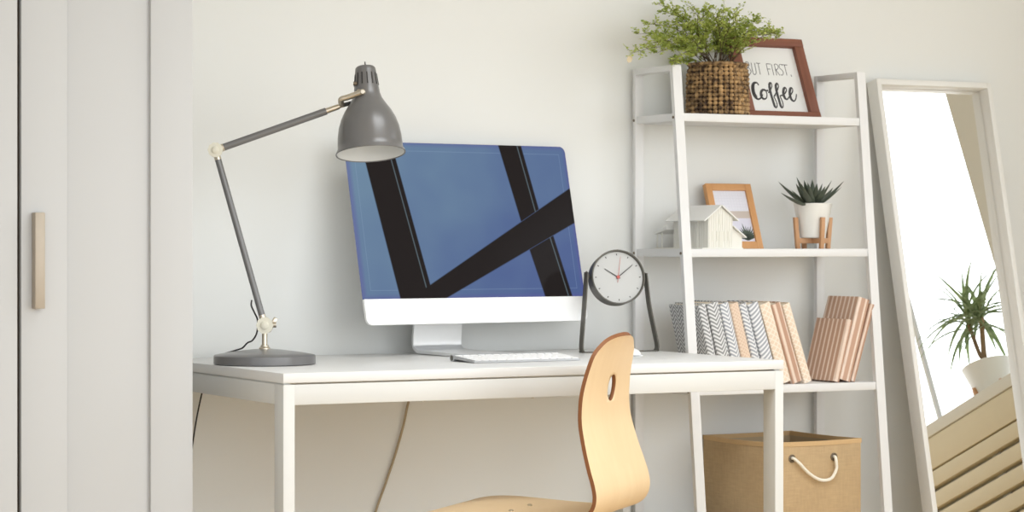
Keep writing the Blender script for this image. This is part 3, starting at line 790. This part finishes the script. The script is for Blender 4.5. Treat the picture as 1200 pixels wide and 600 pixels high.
# ------------------------------------------------------------------ top shelf: fern basket
S1, S2, S3, S4 = 1.3429, .9982, .6503, .290
fc = at(841, 133, -.128); fc.z = S1
fp = thing('fern_plant', 'bushy bright green fern in a woven basket on top shelf', 'potted plant', fc)
R0 = .0790; HB = .135
g = G(); g2 = G()
nr, ncol = 11, 34
def sqr(a):                # slightly squared round plan
    c, s = math.cos(a), math.sin(a); return 1/((abs(c)**2.6+abs(s)**2.6)**(1/2.6))
def wall_r(h): return R0*(1.0-.03*h) if h < .8 else R0*(.976-.75*(h-.8)**1.25)
ic0 = bmesh.new(); bmesh.ops.create_uvsphere(ic0, u_segments=8, v_segments=6, radius=1); ic0.verts.ensure_lookup_table()
sv = [v.co.copy() for v in ic0.verts]; ic0.verts.index_update(); sf = [[v.index for v in f.verts] for f in ic0.faces]; ic0.free()
yaw0 = .25
for r in range(nr+1):
    h = (r+.5)/(nr+1)
    for k in range(ncol):
        a = 2*PI*(k+(.0))/ncol; rr = wall_r(h)*sqr(a-.4)*.93
        px, py, pz = fc.x+math.cos(a)*rr, fc.y+math.sin(a)*rr, S1+.003+h*(HB-.003)
        e1 = R0*PI/ncol*.98*rnd.uniform(.9, 1.08); e3 = HB/(nr+1)*.54*rnd.uniform(.88, 1.1)
        mx = Matrix.Translation((px, py, pz+rnd.uniform(-.0006, .0006))) @ Matrix.Rotation(a+PI/2, 4, 'Z') @ Matrix.Rotation(rnd.uniform(.1, .4)*(1 if k % 2 else -1), 4, 'Y')
        g.add([mx @ V((v.x*e1, v.y*.0058, v.z*e3)) for v in sv], sf)
ring = [V((fc.x+math.cos(a)*R0*.90*sqr(a-.4), fc.y+math.sin(a)*R0*.90*sqr(a-.4), S1+HB-.001)) for a in [2*PI*k/64 for k in range(64)]]
g.tube(ring, .0042, 8, closed=True)
pl_ = obj('basket_pot', g, 'weave', fp, label='woven brown water-hyacinth basket')
core = []
for k in range(64):
    a = 2*PI*k/64; core.append((math.cos(a)*R0*.89*sqr(a-.4), math.sin(a)*R0*.89*sqr(a-.4)))
g2.prism([V((fc.x+x, fc.y+y, S1+.002)) for x, y in core], (0, 0, HB-.018))
obj('basket_core', g2, 'weavecore', fp)
# foliage
r3 = random.Random(21)
gs, gl_ = G(), G()
def leaflet(p, d, sz):
    up = V((r3.uniform(-.7, .7), r3.uniform(-.7, .7), 1)).normalized(); s = d.cross(up)
    if s.length < .1: s = V((1, 0, 0))
    s.normalize(); n_ = s.cross(d).normalized()
    w = sz*.46
    vs = [p, p+d*sz*.35-s*w, p+d*sz*.8-s*w*.7, p+d*sz, p+d*sz*.8+s*w*.7, p+d*sz*.35+s*w, p+d*sz*.5+n_*sz*.10]
    gl_.add(vs, [(0, 1, 6), (1, 2, 6), (2, 3, 6), (3, 4, 6), (4, 5, 6), (5, 0, 6)])
def frond(base, d0, L, droop, dens, sub=True, r0=.0013):
    d = V(d0).normalized(); p = V(base); pts = [p.copy()]; n = 10
    for i in range(n):
        d = (d+V((r3.uniform(-.16, .16), r3.uniform(-.16, .16), -droop/n+r3.uniform(-.08, .08)))).normalized(); p = p+d*(L/n); pts.append(p.copy())
        t = (i+1)/n
        if t > .3 and sub:
            for q in range((1 if r3.random() < .45 else 2) if t < .95 else 3):
                a = r3.uniform(0, 2*PI); sd = (d*r3.uniform(.4, .9)+V((math.cos(a), math.sin(a), r3.uniform(-.2, .8)))*.8).normalized()
                frond(p, sd, L*r3.uniform(.16, .34), droop*.6, dens, False, .0005)
        if not sub:
            for q in range(dens):
                a = r3.uniform(0, 2*PI); ld = (d*.5+V((math.cos(a), math.sin(a), r3.uniform(-.5, .8)))).normalized()
                leaflet(p+ld*.0015, ld, r3.uniform(.0048, .0088))
    gs.tube(pts, [r0*(1-.6*i/n) for i in range(n+1)], 5)
top = V((fc.x, fc.y, S1+HB-.012))
for k in range(27):
    a = r3.uniform(0, 2*PI); inc = abs(r3.gauss(0, .55)); inc = min(inc, 1.0 if math.cos(a) < .1 else .8)
    xd, yd = math.cos(a), math.sin(a)
    if yd > 0: yd *= .55
    d = V((xd*math.sin(inc), yd*math.sin(inc), math.cos(inc)))
    L = r3.uniform(.10, .165)
    b0 = top+V((xd*.025, yd*.025, 0))
    frond(b0, d, L, .35+inc*.4, 1 if r3.random() < .45 else 2)
for (px, py, Y) in ((742, 62, -.20), (748, 40, -.15), (760, 28, -.13), (770, 62, -.20), (790, 70, -.24), (905, 38, -.15), (912, 42, -.18), (890, 24, -.12), (755, 52, -.2), (765, 45, -.16), (768, 50, -.22), (780, 14, -.1), (772, 5, -.12)):
    q = at(px, py, Y); d = q-top; n = 12; pts = []
    for i in range(n+1):
        t = i/n; pts.append(top+d*t+V((0, 0, math.sin(t*PI)*.035)))
        if t > .35:
            for _ in range(3):
                a = r3.uniform(0, 2*PI); sd = (d.normalized()*.5+V((math.cos(a)*.8, math.sin(a)*.8, r3.uniform(-.6, .8)))).normalized()
                frond(pts[-1], sd, r3.uniform(.012, .036), .2, 1, False, .0004)
    gs.tube(pts, [.001*(1-.6*i/n) for i in range(n+1)], 5)
obj('stems', gs, 'stem', fp); obj('foliage', gl_, 'fern', fp, smooth=False)
obj('soil', G().prism([V((fc.x+x*.985, fc.y+y*.985, S1+HB-.0158)) for x, y in core], (0, 0, .003)), 'soil', fp)
tip = at(738, 69, -.2); q0 = at(745, 58, -.2)
g = G().prism([tip+V(v) for v in ((-.005, 0, .008), (.003, 0, .009), (.008, 0, .003), (.006, .002, -.007), (-.003, .002, -.010), (-.008, .001, -.003))], (0, .0012, 0))
obj('dried_leaf', g, 'dryleaf', fp, label='dry beige leaf')

# ------------------------------------------------------------------ coffee sign
PS = math.radians(23.5)
br_ = at(963.5, 136, -.125); SGW = .236; SGH = .24
root = V((br_.x-SGW, -.125, S1+.0004)); DPT = .02
sg = thing('sign_frame', 'brown wood framed hand-lettered coffee sign leaning on top shelf', 'sign', root, (-PS, 0, 0))
fw = .029
obj('moulding', G().box((0, 0, .0), (SGW, DPT, .021), .0008), 'walnutx', sg, local=True)
obj('moulding', G().box((.0, 0, SGH-.022), (SGW, DPT, SGH), .0008), 'walnutx', sg, local=True)
obj('moulding', G().box((0.0005, .0003, .0213), (fw, DPT, SGH-.0223), .0008), 'walnut', sg, local=True)
obj('moulding', G().box((SGW-fw, .0003, .0213), (SGW-.0005, DPT, SGH-.0223), .0008), 'walnut', sg, local=True)
YP = .014
obj('paper', G().box((fw, YP, .0213), (SGW-fw, DPT-.001, SGH-.0223)), 'paper', sg, local=True, label='white paper with lettering')
def sgn(p):
    BL = V((186, 468)); e = V((407, 7)); u = V((-101, -446)); q = V(p)-BL; det = e.x*u.y-e.y*u.x
    a = (q.x*u.y-q.y*u.x)/det; b_ = (e.x*q.y-e.y*q.x)/det
    return V((fw+.0+a*(SGW-2*fw), YP-.0003, .0213+b_*(SGH-.0436)))
def stroke(g, pts, w, taper=True, var=None):
    P = smoothpath([sgn(p) for p in pts], 6) if len(pts) > 2 else [sgn(p) for p in pts]
    n = len(P); vs = []; fs = []
    for i, p in enumerate(P):
        a = P[max(i-1, 0)]; c = P[min(i+1, n-1)]; t = (c-a).normalized(); s = V((-t.z, 0, t.x))
        ww = w*(1+(.55*max(0, -t.z) - .35*max(0, t.z)) if var else 1)
        vs += [p-s*ww, p+s*ww, p+s*ww+V((0, .0006, 0)), p-s*ww+V((0, .0006, 0))]
    for i in range(n-1):
        for k in range(4): fs.append((i*4+k, i*4+(k+1) % 4, i*4+4+(k+1) % 4, i*4+4+k))
    fs += [(0, 1, 2, 3), tuple(4*(n-1)+k for k in (3, 2, 1, 0))]
    g.add(vs, fs)
g = G()
for s in ([(147, 128), (164, 213)], [(147, 128), (163, 129), (172, 146), (166, 163), (155, 168)], [(155, 168), (174, 172), (184, 192), (176, 210), (164, 213)],
          [(187, 132), (196, 192), (207, 212), (220, 205), (220, 180), (211, 133)], [(222, 134), (252, 136)], [(237, 135), (251, 211)],
          [(297, 137), (313, 214)], [(297, 137), (327, 138)], [(305, 173), (326, 173)], [(334, 138), (350, 215)],
          [(356, 139), (371, 215)], [(356, 139), (374, 140), (384, 155), (379, 171), (363, 176)], [(366, 176), (394, 215)],
          [(413, 146), (401, 138), (391, 148), (396, 166), (412, 179), (420, 196), (413, 212), (400, 210)], [(411, 141), (451, 143)], [(430, 142), (446, 214)], [(475, 207), (481, 222)]):
    stroke(g, s, .00095)
obj('lettering', g, 'thinink', sg, local=True, smooth=False)
g = G()
stroke(g, [(236, 285), (224, 268), (204, 270), (191, 292), (193, 330), (207, 362), (230, 378), (252, 366), (262, 345)], .0027, var=1)
stroke(g, [(198, 275), (195, 305), (202, 340), (218, 365)], .0042)
stroke(g, [(268, 312), (253, 328), (252, 356), (268, 376), (288, 370), (294, 345), (284, 318), (268, 312), (290, 320), (305, 318)], .0025, var=1)
stroke(g, [(305, 335), (322, 312), (332, 285), (325, 266), (314, 280), (318, 320), (332, 375), (348, 425), (362, 430), (364, 405), (350, 372), (345, 358), (356, 350)], .0024, var=1)
stroke(g, [(350, 352), (368, 322), (380, 290), (373, 270), (361, 284), (365, 322), (379, 378), (393, 426), (406, 430), (408, 405), (396, 372), (390, 356), (402, 350)], .0024, var=1)
stroke(g, [(402, 352), (424, 338), (438, 314), (430, 298), (418, 308), (414, 338), (424, 368), (440, 376), (456, 360)], .0025, var=1)
stroke(g, [(454, 362), (472, 340), (484, 316), (477, 299), (465, 308), (461, 340), (470, 374), (488, 388), (503, 374), (510, 340)], .0025, var=1)
obj('script_lettering', g, 'ink', sg, local=True, smooth=False)

# ------------------------------------------------------------------ middle shelf
# model house
HX0, HX1, HY0, HY1 = at(830.5, 291, -.256).x, at(859, 291, -.256).x, -.256, -.085
zb = S2; eav, pk = S2+.080, S2+.111
xm = (HX0+HX1)/2
hs = thing('model_house', 'small white architectural model house with porch on middle shelf', 'model house', (xm, (HY0+HY1)/2, S2))
obj('plinth', G().box((HX0-.018, HY0+.0005, zb), (at(869.5, 291, -.25).x, -.022, zb+.003), .0005), 'model', hs)
obj('walls', G().prism([V((HX0, HY0+.002, zb+.003)), V((HX1, HY0+.002, zb+.003)), V((HX1, HY0+.002, eav)), V((xm, HY0+.002, pk-.003)), V((HX0, HY0+.002, eav))], (0, HY1-HY0-.004, 0)), 'model', hs, smooth=False)
def slab(x0, z0, x1, z1, y0, y1, t):
    d = V((x1-x0, 0, z1-z0)).normalized(); n_ = V((-d.z, 0, d.x))
    if n_.z < 0: n_ = -n_
    return [V((x0, y0, z0)), V((x1, y0, z1)), V((x1, y0, z1))+n_*t, V((x0, y0, z0))+n_*t], (0, y1-y0, 0)
g = G(); P, d = slab(HX0-.015, eav-.010, xm, pk-.001, HY0-.006, HY1+.014, .0028); g.prism(P, d)
P, d = slab(HX1+.013, eav-.009, xm, pk-.001, HY0-.006, HY1+.014, .0028); g.prism(P, d)
obj('roof', g, 'modelroof', hs, smooth=False)
XE = at(869.5, 291, -.25).x
obj('side_wing', G().prism([V((HX1, HY0+.006, zb+.003)), V((XE, HY0+.006, zb+.003)), V((XE, HY0+.006, zb+.034)), V((HX1, HY0+.006, zb+.055))], (0, .12, 0)), 'model', hs, smooth=False)
P, d = slab(HX1, zb+.057, XE+.008, zb+.028, HY0-.003, HY0+.13, .0025)
obj('wing_roof', G().prism(P, d), 'modelroof', hs, smooth=False)
g = G()
for k in range(11):
    x = HX0+.0035+k*(HX1-HX0-.007)/10; zt_ = eav-.001+(1-abs(x-xm)/((HX1-HX0)/2))*.026
    g.box((x-.0005, HY0+.0008, zb+.004), (x+.0005, HY0+.0021, zt_))
for k in range(16):
    y = HY0+.006+k*.0105; g.box((HX0-.0007, y, zb+.004), (HX0+.0006, y+.0009, eav-.008))
obj('batten', g, 'model', hs, smooth=False)
g = G()
for x in (xm-.026, xm-.012, xm+.010, xm+.022): g.box((x, HY0+.0007, zb+.02), (x+.006, HY0+.0024, zb+.045))
g.box((xm-.004, HY0+.0007, zb+.062), (xm+.004, HY0+.0024, zb+.088)).box((xm-.004, HY0+.0007, zb+.004), (xm+.006, HY0+.0024, zb+.046))
obj('window', g, 'modeldark', hs, smooth=False)
for y in (HY0+.05, HY0+.11): obj('pilaster', G().box((HX0-.003, y, zb+.003), (HX0+.001, y+.007, eav-.006)), 'model', hs, smooth=False)
py0, py1 = HY1, -.024
obj('porch_roof', G().prism([V((HX0-.020, py0+.0005, zb+.050)), V((HX0-.020, py1, zb+.038)), V((HX0-.020, py1, zb+.041)), V((HX0-.020, py0+.0005, zb+.062))], (HX1-HX0+.022, 0, 0)), 'modelroof', hs, smooth=False)
for x in (HX0-.015, HX1-.006):
    for y in (py1-.002-.003, (py0+py1)/2+.002): obj('porch_post', G().box((x, y, zb+.003), (x+.003, y+.003, zb+.042)), 'model', hs, smooth=False)

# honey wood photo frame
PF = math.radians(20.5); PW, PHH = .142, .184
brx = at(895.2, 291, -.105)
root = V((brx.x-PW, -.105, S2+.0003))
pf = thing('picture_frame', 'honey-coloured wooden picture frame behind the model house', 'picture frame', root, (-PF, 0, 0))
q = .0185; D2 = .016
obj('frame_rail', G().box((q, 0, 0), (PW-q, D2, q+.002), .0008), 'oak', pf, local=True)
obj('frame_rail', G().box((q, 0, PHH-q), (PW-q, D2, PHH), .0008), 'oak', pf, local=True)
obj('frame_stile', G().box((0, 0, 0), (q-.0002, D2, PHH), .0008), 'oak', pf, local=True)
obj('frame_stile', G().box((PW-q+.0002, 0, 0), (PW, D2, PHH), .0008), 'oak', pf, local=True)
m, nt, b = new_mat('garden_picture'); N = NT(nt); _, x, y, z = N.obj()
gx = N.math('PINGPONG', x, .0045); gz = N.math('PINGPONG', z, .004)
grid = N.math('SUBTRACT', 1., N.math('DIVIDE', N.math('MINIMUM', gx, gz), .0007), clamp=True)
base = N.mix(N.math('MULTIPLY', grid, .35), s2l((222, 222, 232)), s2l((190, 190, 204)))
def band(lo, hi): return N.math('MULTIPLY', N.math('GREATER_THAN', z, lo), N.math('LESS_THAN', z, hi))
base = N.mix(band(.088, .108), base, s2l((196, 184, 176))); base = N.mix(band(.0, .088), base, s2l((214, 212, 226)))
nt.links.new(base, b.inputs['Base Color']); b.inputs['Roughness'].default_value = .5; M['pic'] = m
pic = obj('picture', G().box((q-.001, .006, q+.001), (PW-q+.001, .012, PHH-q+.001)), 'pic', pf, local=True, label='pale garden picture')
g = G()
r4 = random.Random(3)
for k in range(13):
    a = PI/2+(k-6)*.2; L = .045*(1-.04*abs(k-6))+r4.uniform(-.006, .006); cx, cz = PW*.72, q+.008
    d = V((math.cos(a), 0, math.sin(a))); s = V((-d.z, 0, d.x))
    g.prism([V((cx, .0052, cz))-s*.002, V((cx, .0052, cz))+s*.002, V((cx, .0052, cz))+d*L*.5+s*.003, V((cx, .0052, cz))+d*L, V((cx, .0052, cz))+d*L*.5-s*.003], (0, .0009, 0))
obj('painted_leaves', g, 'succ', pic, local=True, smooth=False)

# succulent
sc_ = at(952.5, 291, -.14); sc_.z = S2
su = thing('potted_succulent', 'dark spiky succulent in white pot on wooden legs, middle shelf', 'potted plant', sc_)
PRr = .0515
obj('pot', G().lathe([(.030, .0285), (.0335, .030), (PRr, .119), (PRr-.001, .1205), (PRr-.004, .1205), (PRr-.006, .105), (0, .104)], sc_, seg=56), 'pot', su)
obj('soil', G().lathe([(PRr-.006, .104), (PRr-.006, .110), (0, .112)], sc_, seg=32), 'soil', su)
for k, a in enumerate((PI-.09, -PI/2-.09, -.09, PI/2-.09)):
    d = V((math.cos(a), math.sin(a), 0)); mxx = Matrix.Translation(sc_+d*.049) @ Matrix.Rotation(a, 4, 'Z')
    g = G().box((-.0055, -.0055, 0), (.0055, .0055, .083), .001)
    for v in g.v: v.x += (.012*(v.z/.083)-.006)*.6
    obj('stand_leg', g.xf(mxx), 'bamboo', su)
mz = Matrix.Translation(sc_) @ Matrix.Rotation(-.09, 4, 'Z')
obj('stand_cross', G().box((-.045, -.005, .014), (.045, .005, .028), .001, mz).box((-.005, -.045, .0142), (.005, .045, .0278), .001, mz), 'bamboo', su)
def fatleaf(g, base, d0, L, w, curve):
    d = V(d0).normalized(); p = V(base); seg = 9; rings = []
    side = d.cross(UP); side = side.normalized() if side.length > .05 else V((1, 0, 0))
    for i in range(seg+1):
        u = i/seg; ww = w*(.75+.6*u if u < .3 else 1.0*(1-((u-.3)/.7)**1.6)*.95)+.0002
        n_ = side.cross(d).normalized()
        rings.append([p+side*ww*math.cos(t)+n_*ww*.38*math.sin(t) for t in [2*PI*k/10 for k in range(10)]])
        d = (d+UP*curve/seg).normalized(); p = p+d*(L/seg)
    vs = [v for r in rings for v in r]; fs = [(i*10+k, i*10+(k+1) % 10, i*10+10+(k+1) % 10, i*10+10+k) for i in range(seg) for k in range(10)]
    fs += [tuple(range(10)), tuple(seg*10+k for k in range(10))]; g.add(vs, fs)
stp = sc_+V((0, 0, .112))
lv = [(914.5, 215, -.17), (917.5, 232, -.2), (936, 205.5, -.15), (943, 211, -.2), (949, 212, -.13), (952, 208, -.1), (957, 214, -.2), (961, 213, -.16), (971.5, 209.5, -.17), (986.5, 211.5, -.15), (984, 219, -.18), (934, 216, -.19), (929, 222, -.1), (966, 218, -.21), (940, 218, -.22), (948, 217, -.22), (975, 221, -.1)]
for px, py, Y in lv:
    tp_ = at(px, py, Y); d = tp_-stp; L = d.length*1.02
    d0 = (d.normalized()+V((d.x, d.y, 0)).normalized()*.15)
    g = G(); fatleaf(g, stp+V((d.x, d.y, 0))*.12, d0, L*.95, .0105, .22); obj('leaf', g, 'succ', su)

# ------------------------------------------------------------------ books
def book(px_or_x, w, h, d, lean, yf, mcover, label, pivot_right=False, spine_mat=None, group=None):
    """lean >0: top tips to the left (rests on bottom-left); origin at the resting corner"""
    X = px_or_x
    o = thing('book', label, 'book', (X, yf, S3+.0002), (0, -lean, 0), group)
    x0, x1 = (0, w) if not pivot_right else (-w, 0)
    t = .0022
    # spine + boards, spine slightly rounded
    P = []; ns = 8
    for k in range(ns+1):
        a = PI*k/ns; P.append((x0+(x1-x0)*(.5-.5*math.cos(a)), .0035-.0035*math.sin(a)))
    inner = [(x1-t, .0045), (x0+t, .0045)]
    poly = [(x0, d)]+P+[(x1, d), (x1-t, d), (x1-t, .0065), (x0+t, .0065), (x0+t, d)]
    obj('cover', G().prism([V((a, b_, 0)) for a, b_ in poly], (0, 0, h)), mcover, o, local=True, angle=40)
    obj('pages', G().box((x0+t+.0001, .0067, .003), (x1-t-.0001, d-.004, h-.003)), 'pages', o, local=True)
    return o
YF = -.285
H_ = .214
tops = [819, 829, 844, 855.5, 867, 877, 891, 904.5, 917.5]
leans = [.228, .242, .255, .268, .282, .296, .308, .318, .326]
wid = [.0215, .034, .027, .0265, .0215, .032, .032, .029, .0235]
mts = ['herA', 'herA', 'herB', 'blushd', 'herB', 'diag', 'blush', 'strA', 'blush']
labs = ['grey herringbone book, leftmost of the leaning row, dark side facing out',
        'wide grey herringbone book second from the left in the leaning row',
        'blue-grey herringbone book just left of the narrow beige dotted book',
        'beige dotted book between grey patterned books in the leaning row',
        'narrow blue-grey herringbone book just right of the beige dotted book',
        'blue-grey book with slanted stripes, rightmost of the grey books',
        'cream lattice book touching the grey slant-striped book on its right',
        'terracotta striped book between two cream lattice books',
        'cream lattice book at the right end of the left-leaning row']
for i in range(9):
    hgt = H_*(1 if i not in (0,) else .985)
    xt = at(tops[i], 359, YF).x
    X = xt + hgt*math.sin(leans[i])
    o = book(X, wid[i], hgt, .145, leans[i], YF, mts[i], labs[i], group='patterned books on the lower shelf')
# right group leaning the other way
def xb(px): return at(px, 448, YF).x
book(xb(982.5)+.001, .0165, .166, .142, -.262, YF-.004, 'strA', 'small terracotta striped notebook, shortest of the right-leaning trio', True, group='patterned books on the lower shelf')
book(xb(996.5)+.0005, .034, .222, .142, -.285, YF, 'strB', 'tall thick terracotta striped book behind the small notebook', True, group='patterned books on the lower shelf')
book(xb(1001)+.0045, .0125, .210, .142, -.305, YF+.001, 'strA', 'thin striped book at the right end, nearest the shelf post', True, group='patterned books on the lower shelf')

# ------------------------------------------------------------------ jute storage basket
BZ = S4+.0003; bz1 = .508; BWd, BDp = .287, .30
N0 = V((1.517, -.336, 0)); br0 = math.radians(3.0)
jb = thing('storage_basket', 'large jute storage basket with white rope handle on bottom shelf', 'basket', (N0.x, N0.y, BZ), (0, 0, br0))
hB = bz1-BZ; t = .004
g = G(); g.box((0, 0, 0), (BWd, t, hB-.012), .001); obj('front_panel', g, 'jute', jb, local=True)
g = G().box((0, t, 0), (t, BDp, hB-.012), .0005).box((BWd-t, t, 0), (BWd, BDp, hB-.012), .0005).box((t, BDp-t, 0), (BWd-t, BDp, hB-.012), .0005).box((t, t, 0), (BWd-t, BDp-t, .005))
obj('side_panels', g, 'jute', jb, local=True)
def rimbox(lo, hi, sag, axis):
    g = G(); n = 10
    for i in range(n):
        a, b_ = i/n, (i+1)/n
        l2, h2 = list(lo), list(hi)
        l2[axis] = lo[axis]+(hi[axis]-lo[axis])*a; h2[axis] = lo[axis]+(hi[axis]-lo[axis])*b_
        bx = G().box(l2, h2)
        for v in bx.v: u = (v[axis]-lo[axis])/(hi[axis]-lo[axis]); v.z -= sag*math.sin(u*PI)
        g.add(bx.v, bx.f)
    return g
e = .0012
g = rimbox((-e, -e, hB-.0125), (BWd+e, t+e, hB-.001), .002, 0)
for q_ in (rimbox((-e, t, hB-.0125), (t+e, BDp, hB-.001), .003, 1), rimbox((BWd-t-e, t, hB-.0125), (BWd+e, BDp, hB-.001), .002, 1), rimbox((-e, BDp-t, hB-.0125), (BWd+e, BDp+e, hB-.001), .001, 0)): g.add(q_.v, q_.f)
obj('rim_binding', g, 'binding', jb, local=True)
obj('lining', G().box((t+.0005, t+.0005, .006), (t+.0015, BDp-t-.001, hB-.013)).box((BWd-t-.0015, t+.0005, .006), (BWd-t-.0005, BDp-t-.001, hB-.013)).box((t+.001, BDp-t-.0015, .006), (BWd-t-.001, BDp-t-.0005, hB-.013)), 'inner', jb, local=True)
inv = W(jb).inverted()
h1 = inv @ at(928.5, 537.5, -.3345); h2 = inv @ at(978.5, 535.5, -.331)
for h in (h1, h2): obj('grommet', G().lathe([(.0105, .0), (.0105, -.0022), (.009, -.003), (.0062, -.0025), (.0062, 0)], (h.x, -.0001, h.z), (0, 1, 0), 28), 'grommet', jb, local=True)
def lp_(px, py, o): q = inv @ at(px, py, -.34); return V((q.x, o, q.z))
cps = [V((h1.x, .006, h1.z)), V((h1.x+.002, -.006, h1.z)), lp_(936, 543, -.0115), lp_(946, 553, -.010), lp_(957, 560.5, -.009), lp_(967, 563, -.009), lp_(976, 560, -.0095), lp_(981, 550, -.011), lp_(980.5, 541, -.012), V((h2.x, -.006, h2.z)), V((h2.x, .006, h2.z))]
obj('rope_handle', G().tube(smoothpath(cps, 7), .0042, 12), 'rope', jb, local=True, label='white cotton rope handle')

# ------------------------------------------------------------------ light
w = bpy.data.worlds.new('daylight'); SC.world = w; w.use_nodes = True
nt = w.node_tree; bg = nt.nodes['Background']; N = NT(nt)
tc_ = N.n('ShaderNodeTexCoord'); sx = N.n('ShaderNodeSeparateXYZ'); nt.links.new(tc_.outputs['Generated'], sx.inputs[0])
# bright towards the window side and the front of the room, dimmer on the left, warm from below
dt = N.math('ADD', N.math('ADD', N.math('MULTIPLY', sx.outputs[0], .58), N.math('MULTIPLY', sx.outputs[1], -.80)), N.math('MULTIPLY', sx.outputs[2], .10))
hz_ = N.math('SUBTRACT', 1.0, N.math('MULTIPLY', N.math('ABSOLUTE', sx.outputs[2]), .75), clamp=True)
st = N.math('ADD', .62, N.math('MULTIPLY', N.math('MULTIPLY', N.math('MAXIMUM', dt, 0.), hz_), 3.1))
f = N.math('ADD', N.math('MULTIPLY', sx.outputs[2], 2.2), .6, clamp=True)
nt.links.new(N.mix(f, (.86, .84, .78), (.905, .955, 1.0)), bg.inputs[0])
nt.links.new(st, bg.inputs[1])
def sun(name, d, strength, ang, col=(1, .985, .96)):
    l = bpy.data.lights.new(name, 'SUN'); l.energy = strength; l.angle = math.radians(ang); l.color = col
    o = bpy.data.objects.new(name, l); COL.objects.link(o); o.location = V((1.5, -2, 2.6))
    o.rotation_euler = V(d).to_track_quat('-Z', 'Y').to_euler(); return o
sun('soft_daylight', (-.60, 1.0, -.34), .42, 60, (1, .995, .985))

al_ = bpy.data.lights.new('added_overhead_fill', 'AREA'); al_.shape = 'SQUARE'; al_.size = 1.3; al_.energy = 26; al_.spread = math.radians(115); al_.color = (.93, .97, 1)  # unseen area light added overhead to brighten the desk top
ao = bpy.data.objects.new('added_overhead_fill', al_); COL.objects.link(ao); ao.location = (.9, -2.0, 2.72)

SC.view_settings.view_transform = 'Standard'; SC.view_settings.look = 'None'
SC.view_settings.exposure = 0.17; SC.view_settings.gamma = 1.0; SC.view_settings.use_curve_mapping = False
SC.cycles.max_bounces = 8; SC.cycles.diffuse_bounces = 5; SC.cycles.use_denoising = True
